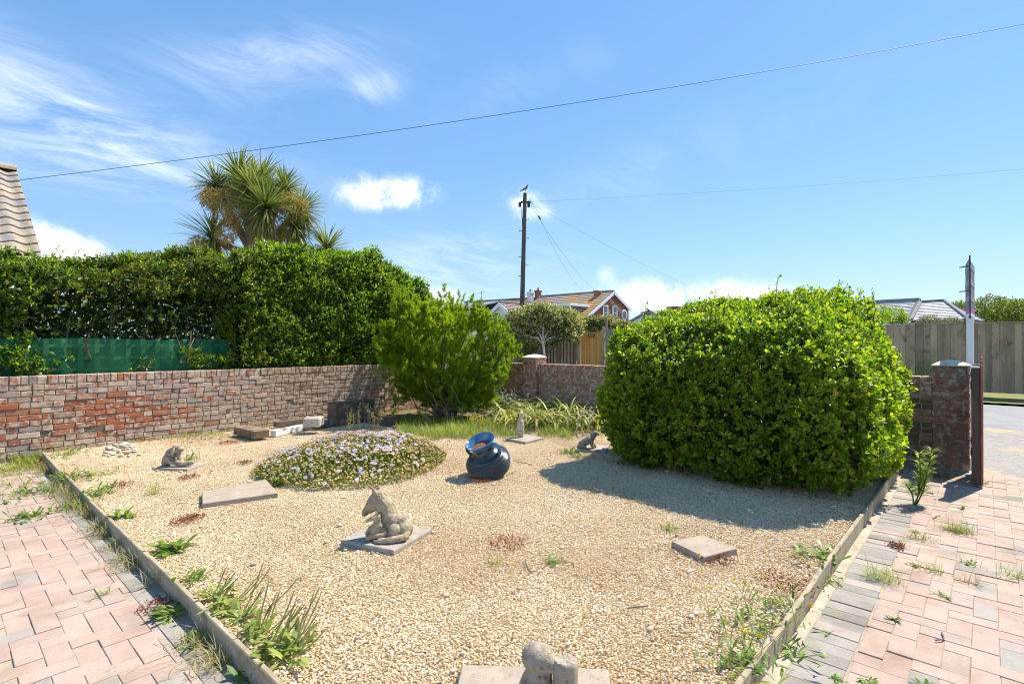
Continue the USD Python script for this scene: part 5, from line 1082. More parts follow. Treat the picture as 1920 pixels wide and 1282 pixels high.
# the tipped blue jar
pot_m = mat('glaze_dark', [(.010, .014, .015), (.018, .024, .021), (.04, .042, .028)], 5, .24, .15, 40, fleck=[((.02, .04, .06), 6, .62, .12), ((.12, .11, .08), 11, .66, .08)], spec=.5, coat=.25)
rim_m = mat('glaze_blue', [(.02, .06, .12), (.035, .115, .24), (.06, .2, .36)], 6, .14, .1, 30, fleck=((.16, .12, .09), 12, .68, .06), spec=.7, coat=.6)
potsoil = mat('pot_soil', [(.12, .055, .025), (.2, .10, .05), (.27, .15, .08)], 30, .95, .7, 90)
pp = G(918, 893, -.03); K = proj(pp)[2] / F_PX
t = thing('glazed_jar', 'tipped dark blue glazed ribbed jar with a wide rim and looped handle', 'pot', facing(pp), FACE)
zz = np.linspace(0, .275, 56); rr = np.interp(zz, [0, .015, .05, .10, .16, .21, .25, .275], [.185, .205, .232, .25, .256, .246, .215, .18]); rr = rr + .0055 * np.sin(zz / .0285 * 2 * np.pi) * np.clip(zz / .03, 0, 1)
prof = [(0, 0)] + list(zip(rr, zz)) + [(.15, .295), (.128, .315), (.117, .34), (.12, .365)]
R_ = rot([0, 1, 0], -19) @ rot([1, 0, 0], 20) * .94
obj('body', xf(lathe(prof, 64), R_, (.03, .0, .045)), pot_m, t, smooth=50, local=True)
obj('rim', xf(lathe([(.12, .366), (.135, .39), (.158, .418), (.172, .432), (.176, .442), (.170, .450), (.160, .447), (.145, .425), (.128, .40), (.112, .375), (.105, .345), (.10, .33)], 64), R_, (.03, 0, .045)), rim_m, t, smooth=50, local=True)
obj('soil', xf((lambda v, f: (v + np.stack([v[:, 0] * 0, v[:, 0] * 0, .012 * (meshkit.fbm(v * 40, 3, 2) - .5)], 1), f))(*lathe([(0, .385), (.05, .383), (.09, .378), (.113, .374)], 32)), R_, (.03, 0, .045)), potsoil, t, smooth=True, local=True)
for az in (-28, 152):
    a = math.radians(az); o = np.array([math.cos(a), math.sin(a), 0]); s = np.linspace(0, 1, 12); rad = np.interp(s, [0, .3, .65, 1], [.13, .195, .215, .185]); z_ = np.interp(s, [0, .3, .65, 1], [.395, .385, .325, .262])
    obj('handle', xf(tube(o * rad[:, None] + E_Z * z_[:, None], .021, 12), R_, (.03, 0, .045)), rim_m if az < 0 else pot_m, t, smooth=50, local=True)

# ------------------------------------------------------------------ old timbers and stones by the wall
sleeper = mat('old_sleeper', [(.06, .045, .035), (.12, .09, .065), (.2, .155, .11)], 4, .92, .6, 50, stretch=(2, 2, 6), fleck=((.3, .25, .18), 7, .62, .1))
sleeper_p = mat('worn_sleeper', [(.2, .15, .10), (.32, .26, .19), (.44, .37, .28)], 4, .92, .6, 50, fleck=((.11, .08, .055), 6, .58, .1))
peeling = mat('peeling_white_beam', [(.12, .09, .07), (.2, .16, .13), (.3, .26, .22)], 5, .8, .4, 50, fleck=((.66, .66, .64), 5.0, .47, .07))
sleeper_m = mat('brown_sleeper', [(.12, .08, .05), (.2, .145, .095), (.29, .22, .15)], 4, .92, .6, 50, fleck=((.07, .05, .035), 6, .58, .1))
def timber(label, a, b, w, d, z, m, ch=.008):
    a, b = np.array([*a[:2], z]), np.array([*b[:2], z]); v, f = beam(a, b, w, d, ch)
    tm = trimesh.Trimesh(v, f).subdivide().subdivide(); v = np.array(tm.vertices); v += .008 * (meshkit.fbm(v * 9, 3, 3)[:, None] - .5)
    return obj('timber_beam', (v, np.array(tm.faces)), m, label=label, cat='timber')
s1 = G(492, 815, .08); timber('short dark sleeper lying end-on at the left of the old timbers by the wall', s1 + [-.02, .72, 0], s1 + [-.0, .02, 0], .24, .12, .085, sleeper_m)
a, b = G(512, 808, .09), G(690, 770, .09); timber('long beam with peeling white paint on top beside the flower mound', a, b, .10, .10, .05, peeling)
a, b = G(515, 790, .11), G(583, 782, .11); timber('thin grey timber lying between the white beam and the long wall', a, b, .1, .09, .06, sleeper)
a, b = G(622, 799, .0), G(694, 788, .0); timber('dark upright sleeper stacked at the right end of the old timbers', a, b, .24, .40, .20, sleeper)
a, b = G(618, 800, .0), G(590, 803, .0); timber('flat grey board under the dark stacked sleeper', a, b, .2, .05, .03, sleeper)
bc = G(587, 800, .1); v, f = box([-.13, -.1, 0], [.13, .16, .15], .02); v = xf((v, f), rot([0, 0, 1], FACE + 4), (bc[0], bc[1], .105))[0]
obj('stone_block', (v, f), stone_p, label='pale squared stone block resting on the white beam', cat='stone block')
flint = [mat('flint_white', [(.33, .29, .24), (.48, .43, .36), (.6, .55, .48)], 14, .8, .4, 60, fleck=((.3, .24, .18), 9, .62, .08)), mat('flint_tan', [(.34, .24, .15), (.44, .33, .22), (.54, .44, .32)], 14, .8, .4, 60)]
rg = np.random.default_rng(5)
for k, (px, py, s, z) in enumerate([(206, 838, .075, .03), (222, 844, .07, .03), (238, 846, .075, .03), (250, 842, .08, .03), (212, 848, .055, .02), (228, 851, .05, .02), (200, 845, .045, .02), (233, 834, .095, .09), (216, 832, .06, .05), (248, 835, .06, .04), (196, 850, .035, .015), (243, 852, .04, .015), (262, 849, .045, .02), (205, 852, .03, .012)]):
    p = G(px, py + 3, z * .5); s *= .66; v, f = rock((s * rg.uniform(.9, 1.25), s * rg.uniform(.7, 1), s * rg.uniform(.55, .7)), 40 + k, 3, .5)
    obj('stone', xf((v, f), rot([0, 0, 1], rg.uniform(0, 360)), (p[0], p[1], z * .7)), flint[k % 3 == 2], label='pale flint in the small heap of stones at the foot of the long wall', cat='stone', group='heap of flints', smooth=True)

# ------------------------------------------------------------------ flower mound
rng = np.random.default_rng(77)
mleaf = leafmat('daisy_leaf', [(0, (.08, .15, .014)), (.4, (.15, .23, .02)), (.8, (.24, .29, .04)), (1, (.36, .34, .09))], (1.4, 1.4, .5), .55, .4, .3, 2.0)
mseed = leafmat('daisy_seedhead', [(0, (.38, .27, .08)), (.4, (.54, .43, .17)), (.75, (.62, .55, .28)), (1, (.6, .34, .13))], (1, .95, .6), .7, .3, .15, 2.0)
petal = leafmat('daisy_petal', [(0, (.62, .50, .62)), (.5, (.74, .65, .72)), (1, (.8, .75, .76))], (.9, .85, 1.0), .6, .3, .25, 2.0, ((.95, .95, .95), (1.05, 1.05, 1.05)))
disc = mat('daisy_centre', [(.05, .03, .07), (.09, .06, .10)], 30, .7)
ce = (G(655, 862, 0) + [0, 0, 0]); e1 = G(487, 878, 0); e2 = G(822, 880, 0); fr = G(690, 919, 0)
a1 = np.linalg.norm(e2 - e1) / 2; mc = (e1 + e2) / 2; mc = mc + FWD * .32; mb = np.dot(mc - fr, FWD)
def in_mound(n):
    q = unit(rng.normal(size=(n, 2))) * (rng.random((n, 1)) ** .5); rad = np.linalg.norm(q, axis=1)
    th_ = np.arctan2(q[:, 1], q[:, 0]); lob = 1 + .22 * (meshkit.fbm(np.stack([np.cos(th_) * 2 + 5, np.sin(th_) * 2, th_ * 0], 1), 3, 2) - .5)[:, None]; p = mc + RIGHT * q[:, :1] * a1 * lob + FWD * q[:, 1:] * mb * lob; hgt = .185 * np.clip(1 - rad ** 4.2, 0, 1) * (.62 + .8 * meshkit.fbm(np.stack([p[:, 0] * 2, p[:, 1] * 2, 0 * p[:, 0]], 1), 3, 4)) + .015
    return p, q, hgt
t = thing('daisy_mound', 'low spreading mound of lilac daisies and tan seed heads on the gravel', 'flower bed', facing(mc * [1, 1, 0]))
p, q, h_ = in_mound(9500); p = p + E_Z * (h_ * rng.uniform(.25, .92, len(p)))[:, None]; outw = RIGHT * q[:, :1] + FWD * q[:, 1:]
obj('leaves', place(p, outw * .5 + E_Z * .8 + rng.normal(size=p.shape) * .55, rng.normal(size=p.shape), rng.uniform(.03, .06, len(p)), .011, LEAF2), mleaf, t, kind='stuff')
p, q, h_ = in_mound(4200); outw = RIGHT * q[:, :1] + FWD * q[:, 1:]; top = p + E_Z * (h_ + rng.uniform(.0, .05, len(p)))[:, None] + outw * .03; base = p + E_Z * (h_ * .3)[:, None]
d = top - base; obj('stems', place(base, d, rng.normal(size=p.shape), np.linalg.norm(d, axis=1), .0045, LEAF2), mleaf, t, kind='stuff')
hd_ = trimesh.creation.icosphere(0); hv, hf = tri(hd_); s = rng.uniform(.008, .0135, len(top))
v = (hv[None] * s[:, None, None] * [1, 1, .8] + top[:, None]).reshape(-1, 3); f = (hf[None] + (np.arange(len(top)) * len(hv))[:, None, None]).reshape(-1, 3)
obj('seed_heads', (v, f), mseed, t, kind='stuff')
p, q, h_ = in_mound(1900); w = (q[:, 1] > -.55 + rng.normal(size=len(q)) * .22) & (q[:, 0] < .62 + rng.normal(size=len(q)) * .2); keep = w & (rng.random(len(q)) < .22 + .38 * (meshkit.fbm(np.stack([q[:, 0] * 2, q[:, 1] * 2, 0 * q[:, 0]], 1), 2, 8) > .52)) & (q[:, 0] < .5) | (rng.random(len(q)) < .06)
p, q, h_ = p[keep], q[keep], h_[keep]; n = len(p); outw = RIGHT * q[:, :1] + FWD * q[:, 1:]
c = p + E_Z * (h_ + rng.uniform(.035, .075, n))[:, None] + outw * .04; up = unit(E_Z + outw * .55 - FWD * .22 + rng.normal(size=(n, 3)) * .22); a = unit(np.cross(up, rng.normal(size=(n, 3)))); b = np.cross(up, a); ms, ds = [], []
for k in range(11):
    g_ = k * 2 * math.pi / 11; dd = a * math.cos(g_) + b * math.sin(g_); ms.append(place(c, dd - up * .08, up, .024, .0095, LEAF2))
obj('petals', cat(*ms), petal, t, kind='stuff')
v = (hv[None] * np.array([.0055, .0055, .0055]) + (c + up * .002)[:, None]).reshape(-1, 3); f = (hf[None] + (np.arange(n) * len(hv))[:, None, None]).reshape(-1, 3); obj('flower_centres', (v, f), disc, t, kind='stuff')

# ------------------------------------------------------------------ strap-leaved clump, rough grass and tall seeding weeds at the back of the bed
rng = np.random.default_rng(88)
strap = leafmat('strap_leaf', [(0, (.18, .23, .04)), (.4, (.32, .35, .08)), (.75, (.48, .46, .17)), (1, (.56, .49, .24))], (1.3, 1.3, .6), .45, .4, .3, 1.5)
grass = leafmat('grass_blade', [(0, (.10, .18, .014)), (.45, (.2, .29, .025)), (.8, (.34, .37, .07)), (1, (.48, .42, .16))], (1.4, 1.4, .6), .55, .4, .35, 1.2)
weedg = leafmat('weed_leaf', [(0, (.07, .15, .014)), (.5, (.13, .23, .02)), (1, (.23, .3, .05))], (1.6, 1.6, .6), .45, .4, .32, 3.0)
silver = leafmat('silver_leaf', [(0, (.2, .24, .14)), (.5, (.33, .36, .24)), (1, (.46, .46, .33))], (1.1, 1.1, .8), .7, .3, .3, 2.0)
straw = leafmat('dry_stem', [(0, (.28, .24, .08)), (.5, (.38, .33, .14)), (1, (.46, .38, .2))], (1, 1, .7), .7, .3, .2, 2.0)
sedum = leafmat('red_stonecrop', [(0, (.2, .05, .03)), (.5, (.30, .09, .05)), (1, (.36, .18, .08))], (1, .8, .6), .6, .3, .15, 3.0)
yellow = mat('yellow_flower', [(.65, .48, .02), (.78, .6, .03)], 20, .6)
whitef = mat('white_flower', [(.62, .6, .52), (.75, .74, .68)], 20, .7)
n = 950; px = rng.uniform(940, 1135, n); py = 806 - 34 * rng.random(n) + (px - 1040) * .035
P = np.array([G(a, b, 0) for a, b in zip(px, py)])
t = thing('strap_leaf_clump', 'long clump of arching yellow-green strap leaves along the street wall', 'plant', facing(P.mean(0)))
az = rng.uniform(0, 6.283, n); obj('leaves', blades(P, az, rng.uniform(1.0, 1.5, n), rng.uniform(.5, .95, n), rng.uniform(.018, .03, n), rng.uniform(1.5, 3.0, n), 6, 'strap'), strap, t, kind='stuff')
def tall_weed(name, label, pts, h, m, heads, hm, n=5, group=None, leaf=.05, cat_='weed'):
    P = np.array(pts); t = thing(name, label, cat_, facing(P.mean(0) * [1, 1, 0]), group=group); st, lf, hd = [], [], []
    for p in P:
        for k in range(n):
            L = h * rng.uniform(.6, 1.05); s, r_ = branch(p + rng.normal(size=3) * [.04, .04, 0], (rng.normal() * .16, rng.normal() * .16, 1), L, .0035, rng, 7, .07); st.append(tube(s, r_, 4)); s = np.array(s)
            q = np.repeat(s[1:6], 3, 0); lf.append(place(q, rng.normal(size=q.shape) + [0, 0, .4], rng.normal(size=q.shape) + [0, 0, 1], leaf * rng.uniform(.6, 1.1, len(q)) * np.tile([1, .8, .7], len(q) // 3), leaf * .3, LEAF))
            for e in range(heads): hd.append(s[-1 - (e % 3)] + rng.normal(size=3) * .018)
    obj('stems', cat(*st), m, t, kind='stuff'); obj('leaves', cat(*lf), m, t, kind='stuff')
    if hd:
        hd = np.array(hd); obj('heads', cat(*[place(hd, rng.normal(size=hd.shape) + [0, 0, .6], rng.normal(size=hd.shape), .02, .013, LEAF2) for _ in range(5)]), hm, t, kind='stuff')
    return t
tall_weed('silvery_weed', 'tall silvery-leaved weeds flowering in front of the feathery bush and small pier', [G(a, b, 0) for a, b in ((938, 782), (955, 786), (925, 780), (970, 784), (948, 778))], .52, silver, 6, whitef, 6, leaf=.07)
tall_weed('silvery_weed', 'silvery weed rising among the strap leaves beside the hedge', [G(a, b, 0) for a, b in ((1092, 806), (1105, 808))], .38, silver, 4, whitef, 5, leaf=.06)
tall_weed('seeding_weed', 'pale seeding weeds standing between the dark sleeper and the flower mound', [G(a, b, 0) for a, b in ((668, 806), (690, 803), (705, 806), (655, 808))], .42, straw, 5, straw, 5, leaf=.045)
tall_weed('seeding_weed', 'thin seeding stalks in the rough grass below the feathery bush', [G(a, b, 0) for a, b in ((790, 795), (815, 790), (840, 794), (866, 790), (890, 796), (915, 792), (803, 800), (853, 800))], .36, straw, 3, straw, 4, leaf=.03)
tall_weed('yellow_weed', 'yellow-flowered weed standing in the rough grass behind the blue jar', [G(a, b, 0) for a, b in ((886, 803), (905, 808))], .26, grass, 6, yellow, 4, leaf=.04)
n = 11000; px = rng.uniform(745, 1075, n); py = rng.uniform(784, 818, n) + rng.exponential(3.5, n) + 9 * (meshkit.fbm(np.stack([px * .03, px * 0, px * 0], 1), 3, 2) - .5) * 2
keepg = (meshkit.fbm(np.stack([px * .02, py * .06, 0 * px], 1), 3, 6) > .40 + .25 * np.abs((py - 802) / 20) ** 2 - .12 * (px > 850)); P = np.array([G(a, b, 0) for a, b in zip(px[keepg], py[keepg])])
obj('rough_grass', blades(P, rng.uniform(0, 6.283, len(P)), rng.uniform(.6, 1.5, len(P)), rng.uniform(.07, .22, len(P)), .007, rng.uniform(.2, 1.6, len(P)), 3, 'blade'), grass, label='rough yellow-green grass at the back of the gravel bed', cat='grass', kind='stuff')

# ------------------------------------------------------------------ single weeds
def rosette(name, label, px, py, z, n, L, W, m=None, prof='spoon', el=(.2, 1.1), droop=(.3, 1.2), group=None, cat_='weed', stalks=0, flowers=None, spread=.03, sl=.2, parts=None):
    p = G(px, py, z); t = thing(name, label, cat_, facing(p), group=group)
    n = int(n * 1.5) if n > 12 else n; L *= .9; spread *= 1.1; P = p + rng.normal(size=(n, 3)) * [spread, spread, 0]
    obj('leaves', blades(P, rng.uniform(0, 6.283, n), rng.uniform(*el, n), L * rng.uniform(.55, 1.1, n), W * rng.uniform(.7, 1.1, n), rng.uniform(*droop, n), 5 if prof != 'blade' else 3, prof), m or weedg, t, kind='stuff' if n > 40 else None)
    if stalks:
        st, hd = [], []
        for k in range(stalks):
            s, r_ = branch(p + rng.normal(size=3) * [spread, spread, 0], (rng.normal() * .4, rng.normal() * .4, 1), sl * rng.uniform(.6, 1.1), .0022, rng, 7, .12); st.append(tube(s, r_, 5)); hd.append(s[-1])
        obj('stalks', cat(*st), grass, t, kind='stuff' if stalks > 4 else None)
        if flowers is not None:
            for h_ in hd:
                k = 14; d = unit(rng.normal(size=(k, 3)) + [0, 0, .5]); obj('flower', place(np.repeat(h_[None], k, 0), d, rng.normal(size=(k, 3)), .014, .007, LEAF2), flowers, t)
    return t
def grass_tuft(label, px, py, z, n, L, m=None, group=None, W=.005, spread=.03): return rosette('grass_tuft', label, px, py, z, n, L, W, m or grass, 'blade', (.5, 1.45), (.2, 1.5), group, 'grass', spread=spread)
def stonecrop(label, px, py, z, r_, n=260, m=None, group=None):
    p = G(px, py, z); q = unit(rng.normal(size=(n, 2))) * (rng.random((n, 1)) ** .6) * r_; P = p + np.c_[q * np.array([1, 1]) * (1 + .5 * rng.random((n, 1))), rng.uniform(0, .022, n)]
    return obj('stonecrop', place(P, rng.normal(size=P.shape) + [0, 0, .7], rng.normal(size=P.shape), .016, .009, LEAF2), m or sedum, label=label, cat='stonecrop', group=group, kind='stuff')
PZ0 = PAVE_Z
# big seeding plantain against the left edging
p = G(500, 1192, 0); t = thing('plantain', 'large plantain with many curved seed spikes inside the left edging near the bottom', 'weed', facing(p))
cs = [G(425, 1140, 0), G(455, 1160, 0), G(480, 1185, 0), G(505, 1205, 0), G(520, 1225, 0), G(540, 1232, 0), G(548, 1216, 0), G(405, 1122, 0)]
lv = [blades(c + rng.normal(size=(22, 3)) * [.035, .035, 0], rng.uniform(0, 6.283, 22), rng.uniform(.4, 1.3, 22), rng.uniform(.07, .14, 22), rng.uniform(.018, .034, 22), rng.uniform(.4, 1.5, 22), 5, 'spoon') for c in cs]
obj('leaves', cat(*lv), leafmat('plantain_leaf', [(0, (.15, .2, .03)), (.5, (.25, .31, .06)), (1, (.38, .41, .14))], (1.4, 1.4, .6), .5, .4, .3, 5.0), t, kind='stuff')
spike = mat('seed_spike', [(.22, .24, .05), (.32, .32, .08), (.4, .34, .12)], 40, .9, .6, 200)
for c in cs:
    for k in range(4):
        d = unit(RIGHT * rng.uniform(.1, 1.0) + FWD * rng.uniform(-.2, .6) + E_Z * rng.uniform(.35, .8)); L = rng.uniform(.12, .23); o = c + rng.normal(size=3) * [.03, .03, 0]; s = np.linspace(0, 1, 9)[:, None]
        pts = o + d * L * s + E_Z * .09 * L / .25 * s ** 2 + RIGHT * .02 * s
        obj('seed_spike', tube(pts, np.interp(s[:, 0], [0, .4, .5, .95, 1], [.0018, .0018, .0038, .0034, .001]), 6), spike, t, smooth=True)
rosette('dandelion', 'lush dandelion rosette on the gravel beside the left edging, the biggest one', 315, 1032, 0, 34, .16, .036)
rosette('dandelion', 'small bright green leafy weed inside the left edging above the big dandelion', 232, 968, 0, 22, .12, .03)
rosette('dandelion', 'ragged leafy weed on the gravel below the big dandelion rosette', 362, 1085, 0, 14, .10, .028)
rosette('leafy_weed', 'leafy green weed with pale stems spilling over the left edging near its far end', 150, 895, 0, 60, .15, .026, spread=.12, stalks=5, sl=.2, flowers=None)
rosette('leafy_weed', 'green weed clump inside the left edging below the crouching stone animal', 185, 925, 0, 40, .14, .024, spread=.09)
rosette('leafy_weed', 'yellow-flowered weeds on the paved path at the far left corner', 60, 925, PZ0, 70, .16, .02, spread=.14, stalks=10, sl=.24, flowers=yellow)
rosette('leafy_weed', 'thin yellow-flowered weeds at the far left foot of the long wall', 40, 880, PZ0, 90, .16, .012, grass, 'blade', spread=.25, stalks=9, sl=.28, flowers=yellow)
rosette('leafy_weed', 'bushy green weed on the path side of the left edging below its far end', 150, 948, PZ0, 55, .15, .026, spread=.07)
rosette('leafy_weed', 'leafy weed growing out of the paving near the left photo edge', 58, 968, PZ0, 55, .12, .018, spread=.06)
rosette('leafy_weed', 'tall leafy weed at the foot of the long wall by the end of the edging', 122, 852, 0, 40, .2, .02, spread=.14, stalks=5, sl=.3)
rosette('leafy_weed', 'bright tuft of broad green leaves at the left foot of the flower mound', 505, 893, 0, 24, .17, .03, prof='leaf', el=(.6, 1.4))
rosette('leafy_weed', 'bright green sprout on the gravel between the long slab and the flower mound', 519, 910, 0, 18, .13, .028, prof='leaf', el=(.5, 1.3))
rosette('yellow_weed', 'lanky yellow-flowered weed behind the crouching stone animal', 352, 862, 0, 26, .16, .02, stalks=9, sl=.42, flowers=yellow, spread=.06)
rosette('yellow_weed', 'yellow-flowered weeds along the long wall right of the crouching stone animal', 385, 822, 0, 34, .14, .014, stalks=8, sl=.3, flowers=yellow, spread=.2)
rosette('leafy_weed', 'green weed mat at the foot of the long wall left of the old timbers', 425, 815, 0, 70, .14, .014, spread=.22)
rosette('leafy_weed', 'two-part green weed on the gravel left of the mottled stone animal', 1070, 848, 0, 34, .13, .024, spread=.05)
rosette('leafy_weed', 'small yellowing weed just right of the green one near the mottled stone animal', 1085, 856, 0, 20, .09, .02, spread=.04)
rosette('leafy_weed', 'small dark green weed on the gravel below the hedge shadow', 1255, 990, 0, 30, .055, .014, spread=.035)
rosette('leafy_weed', 'small mat of green weed on the gravel near the dark bent twig', 1036, 1052, 0, 34, .05, .012, spread=.03)
rosette('dandelion', 'leafy dandelion against the inner side of the right edging below the hedge', 1533, 1040, 0, 30, .14, .026, spread=.06)
rosette('dandelion', 'yellow-flowered dandelions inside the right edging near the bottom', 1425, 1170, 0, 44, .11, .016, spread=.09, stalks=6, sl=.2, flowers=yellow)
rosette('dandelion', 'spreading leafy weed inside the right edging above the yellow dandelions', 1465, 1140, 0, 36, .10, .015, spread=.08)
rosette('dandelion', 'dandelions with yellow flowers straddling the right edging at the bottom', 1400, 1242, 0, 42, .11, .017, spread=.07, stalks=5, sl=.18, flowers=yellow)
rosette('dandelion', 'white-headed dandelion on the path side of the right edging at the bottom', 1455, 1212, PZ0, 34, .10, .016, spread=.05, stalks=5, sl=.16, flowers=whitef)
rosette('leafy_weed', 'green weed in the mortar strip beside the right edging', 1545, 1090, PZ0, 30, .11, .012, grass, 'blade', spread=.04)
rosette('yellow_weed', 'thin tall weed with a single yellow bud on the gravel near the bottom right', 1385, 1255, 0, 10, .14, .02, stalks=3, sl=.5, flowers=yellow)
for k, (px, py, lab, n_, L_) in enumerate([(1655, 1085, 'yellow-green grass tuft growing along the grey paving border', 90, .17), (1795, 995, 'wide green grass tuft in the paving joints below the gate', 130, .13), (1725, 1010, 'small grass tuft on the paving left of the wide one', 50, .09), (1745, 1068, 'low yellow grass tuft in a joint of the right driveway', 60, .08), (1897, 1078, 'grass tuft in the paving at the right photo edge', 60, .09), (1822, 1092, 'sparse dry grass tuft in the paving right of centre driveway', 24, .14), (195, 1113, 'small yellow-green tuft growing between pavers on the left path', 26, .09), (290, 925, 'wispy grass on the gravel right of the leafy weeds by the left edging', 40, .22), (265, 1005 , 'dry grass along the path side of the left edging', 80, .14), (225, 1025, 'dry yellow grass tuft at the path side of the left edging', 90, .15), (300, 1090, 'straw-coloured grass against the left edging beside the dandelion', 80, .16), (930, 1058, 'faint yellow grass wisps on the gravel right of the stone horse', 22, .14), (1170, 818, 'pale grass at the foot of the strap-leaved clump', 60, .15)]):
    grass_tuft(lab, px, py, PZ0 if px > 1600 or px in (195, 265, 225, 300) else 0, n_, L_, straw if 'dry' in lab or 'straw' in lab else grass, spread=.045 if n_ > 40 else .025, W=.004)

for px, py, r_, lab in ((225, 910, .10, 'red stonecrop trailing on the gravel right of the left edging weeds'), (355, 895, .09, 'small red stonecrop patch left of the long slab'), (340, 978, .08, 'small red stonecrop patch on the gravel below the long slab'), (365, 970 , .06, 'reddish stonecrop speck right of the small patch below the long slab'), (240, 1085, .0, ''), (845, 812, .13, 'red stonecrop at the edge of the rough grass behind the flower mound'), (950, 1018, .12, 'dull red stonecrop smear on the gravel right of the stone horse'), (900, 902, .09, 'red stonecrop at the foot of the blue jar'), (1345, 1048, .10, 'orange-red stonecrop at the front of the square buff slab'), (1475, 1095, .15, 'wide red stonecrop mat along the inner side of the right edging'), (1680, 1025, .05, 'dark red weed in the paving border below the gate'), (300, 1135, .08, 'purplish weed on the path side of the left edging near the bottom'), (460, 868, .07, 'faint red stonecrop left of the flower mound foot'), (430, 830, .12, 'brown stonecrop at the wall foot left of the old timbers')):
    if lab: stonecrop(lab, px, py, PZ0 if 'pav' in lab or 'path' in lab else .006, r_, int(120 + 1500 * r_))
for k, (px, py, lab) in enumerate([(1715, 998, 'tiny weed in the driveway joint left of the wide grass tuft'), (1742, 925, 'tiny weed in the driveway just right of the tall weed foot'), (1690, 1030, 'tiny weed on the grey border beside the dark red weed'), (1712, 1060, 'tiny weed left of the low yellow grass tuft in the driveway'), (1768, 1118, 'dark green sprig alone in the middle of the right driveway'), (1672, 1162, 'tiny sprig at the inner edge of the grey border, low in the photo'), (1815, 1056, 'tiny sprig above the sparse dry tuft in the driveway'), (1848, 907, 'tiny weed in the paving beside the foot of the brown gate'), (1570, 1276, 'tiny weed at the bottom edge of the photo on the grey border'), (1630, 1280, 'middle one of three tiny weeds along the bottom edge of the driveway'), (1725, 1282, 'rightmost of three tiny weeds along the bottom edge of the driveway'), (78, 905, 'tiny weed in the left path near its weedy far corner'), (20, 908, 'tiny weed in the left path close to the left photo edge'), (1806, 953, 'tiny weed in the shadow of the brown gate')]):
    rosette('paving_weed', lab, px, py, PZ0, 14, .05, .012, group='tiny weeds in the paving joints', spread=.012)
rosette('paving_weed', 'small rosette in the sandy gap of the left edging at the bottom', 325, 1152, PZ0, 22, .12, .024, spread=.03)
rosette('paving_weed', 'low green weed at the path side of the left edging near the bottom corner', 378, 1200, PZ0, 22, .09, .02, spread=.03)
rosette('paving_weed', 'broad-leaved weed at the path side of the left edging at the bottom edge', 490, 1272, PZ0, 20, .13, .026, spread=.04)
# the tall leafy weed in the drive
p = G(1712, 945, PZ0); t = thing('tall_weed', 'tall bright green narrow-leaved weed growing in the drive beside the hedge', 'weed', facing(p))
for a_, b_, n_, L_ in (((1712, 945), (1745, 842), 26, .09), ((1712, 945), (1722, 850), 24, .09), ((1714, 945), (1695, 905), 12, .08), ((1714, 944), (1735, 880), 14, .08)):
    q0, q1 = p + rng.normal(size=3) * [.01, .01, 0], PL(*b_, proj(p)[2] + rng.uniform(-.05, .05)); s = np.linspace(0, 1, n_)[:, None]; pts = q0 + (q1 - q0) * s + RIGHT * .03 * np.sin(s * 3)
    st = obj('stem', tube(pts, .006, 6), weedg, t)
    q = np.repeat(pts[4:], 7, 0); ph = rng.uniform(0, 6.283, len(q)); lf = blades(q, ph, rng.uniform(.1, .9, len(q)), L_ * rng.uniform(.6, 1.1, len(q)), .012, rng.uniform(.1, .9, len(q)), 3, 'leaf')
    k = path_for('leaves', st); g_ = usdkit.mesh(stage, k, (lf[0] - _loc[t], lf[1]), leafmat('tall_weed_leaf', [(0, (.2, .32, .03)), (1, (.36, .46, .08))], (1.6, 1.5, .6), .5, .4, .5, 3.0)); tint(g_, len(lf[0]), lf[1])
rosette('leafy_weed', 'yellowing weed at the foot of the gate pier right of the tall weed', 1762, 893, PZ0, 40, .12, .016, spread=.06, stalks=4, sl=.2)
# twigs and fallen bits
twig_m = mat('dead_twig', [(.07, .055, .045), (.13, .10, .08), (.2, .16, .12)], 20, .9)
for lab, pts in (('dark bent twig lying on the gravel right of the stone horse', [(986, 1048), (987, 1058), (990, 1066), (996, 1073)]), ('dark straight stick lying on the gravel right of the blue jar', [(967, 864), (975, 866), (988, 868), (1000, 871)]), ('pale straw lying on the gravel near the bottom', [(1178, 1138), (1198, 1136), (1215, 1134)]), ('forked pale twig lying on the right paving', [(1752, 1198), (1764, 1197), (1768, 1194), (1764, 1184)]), ('curled dark stalk lying on the paving below the tall weed', [(1748, 971), (1756, 966), (1762, 966)])):

    obj('twig', tube([G(a, b, PZ0 + .008 if pts[0][0] > 1600 else .012) for a, b in pts], .0038, 5), twig_m, label=lab, cat='twig')

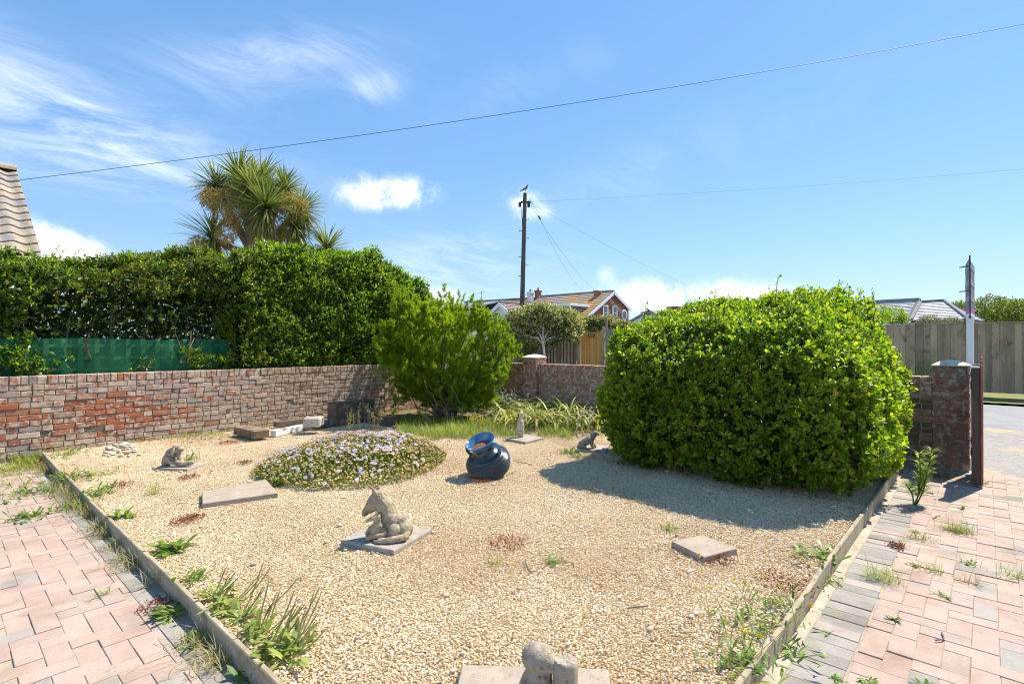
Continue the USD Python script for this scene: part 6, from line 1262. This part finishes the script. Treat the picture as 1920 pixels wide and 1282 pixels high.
# weedy grass in the joint between the left path and its edging, and in the far left corner
rng = np.random.default_rng(99)
n = 5200; v_ = rng.uniform(1.6, 8.2, n); dens = meshkit.fbm(np.stack([v_ * 1.7, v_ * 0, v_ * 0 + 2], 1), 3, 6); k = dens > .47 - .03 * (v_ - 4); v_ = v_[k]
P = np.stack([-.035 - rng.exponential(.045, len(v_)).clip(0, .3), v_, np.full(len(v_), PAVE_Z)], 1)
obj('edge_grass', blades(P, rng.uniform(0, 6.283, len(P)), rng.uniform(.4, 1.45, len(P)), rng.uniform(.04, .15, len(P)) , .004, rng.uniform(.2, 1.6, len(P)), 3, 'blade'), straw, label='dry grass growing along the path side of the left timber edging', cat='grass', kind='stuff')
n = 2300; q = np.stack([-rng.exponential(.55, n).clip(0, 2.6) - .04, 8.35 - rng.exponential(.35, n).clip(0, 1.6), np.full(n, PAVE_Z)], 1); q = q[meshkit.fbm(q * [2.2, 2.2, 0], 3, 9) > .42]
obj('corner_grass', blades(q, rng.uniform(0, 6.283, len(q)), rng.uniform(.5, 1.5, len(q)), rng.uniform(.05, .2, len(q)), .006, rng.uniform(.2, 1.6, len(q)), 3, 'blade'), grass, label='rough green and yellow weeds over the paving at the far left wall foot', cat='grass', kind='stuff')
n = 1500; q = np.stack([rng.uniform(.05, 7.0, n), rng.uniform(1.5, 8.38, n) * 0 + 8.38 - rng.exponential(.10, n).clip(0, .5), np.full(n, .0)], 1); q = q[meshkit.fbm(q * [1.6, 1.6, 0], 3, 2) > .45]
obj('wall_foot_grass', blades(q, rng.uniform(0, 6.283, len(q)), rng.uniform(.5, 1.5, len(q)), rng.uniform(.04, .16, len(q)), .006, rng.uniform(.2, 1.6, len(q)), 3, 'blade'), grass, label='thin grass growing along the foot of the long brick wall', cat='grass', kind='stuff')
# fallen hedge leaves
dead = leafmat('fallen_leaf', [(0, (.22, .12, .05)), (.5, (.34, .21, .09)), (1, (.42, .3, .14))], (1, 1, .6), .7, .3, .15)
n = 420; q = np.stack([4.6 - rng.exponential(.22, n), rng.uniform(.05, 2.9, n), rng.uniform(.008, .016, n)], 1); q2 = np.stack([rng.uniform(.2, 7, 160), rng.uniform(.2, 8.2, 160), rng.uniform(.008, .016, 160)], 1); q = np.vstack([q, q2])
obj('fallen_leaves', place(q, rng.normal(size=q.shape) * [1, 1, .2], rng.normal(size=q.shape) * .4 + [0, 0, 1], rng.uniform(.018, .04, len(q)), .016, LEAF2), dead, label='brown fallen leaves lying on the gravel below the clipped hedge', cat='leaves', kind='stuff')
# gate ironwork
for z in (gb + .22, gzt - .22): obj('hinge', cat(box([gue - .38, gv + hw + .001, z - .02], [gue + .005, gv + hw + .007, z + .02], .002), tube([(gue + .01, gv + hw + .008, z - .045), (gue + .01, gv + hw + .008, z + .045)], .012, 8)), iron, '/World/driveway_gate')
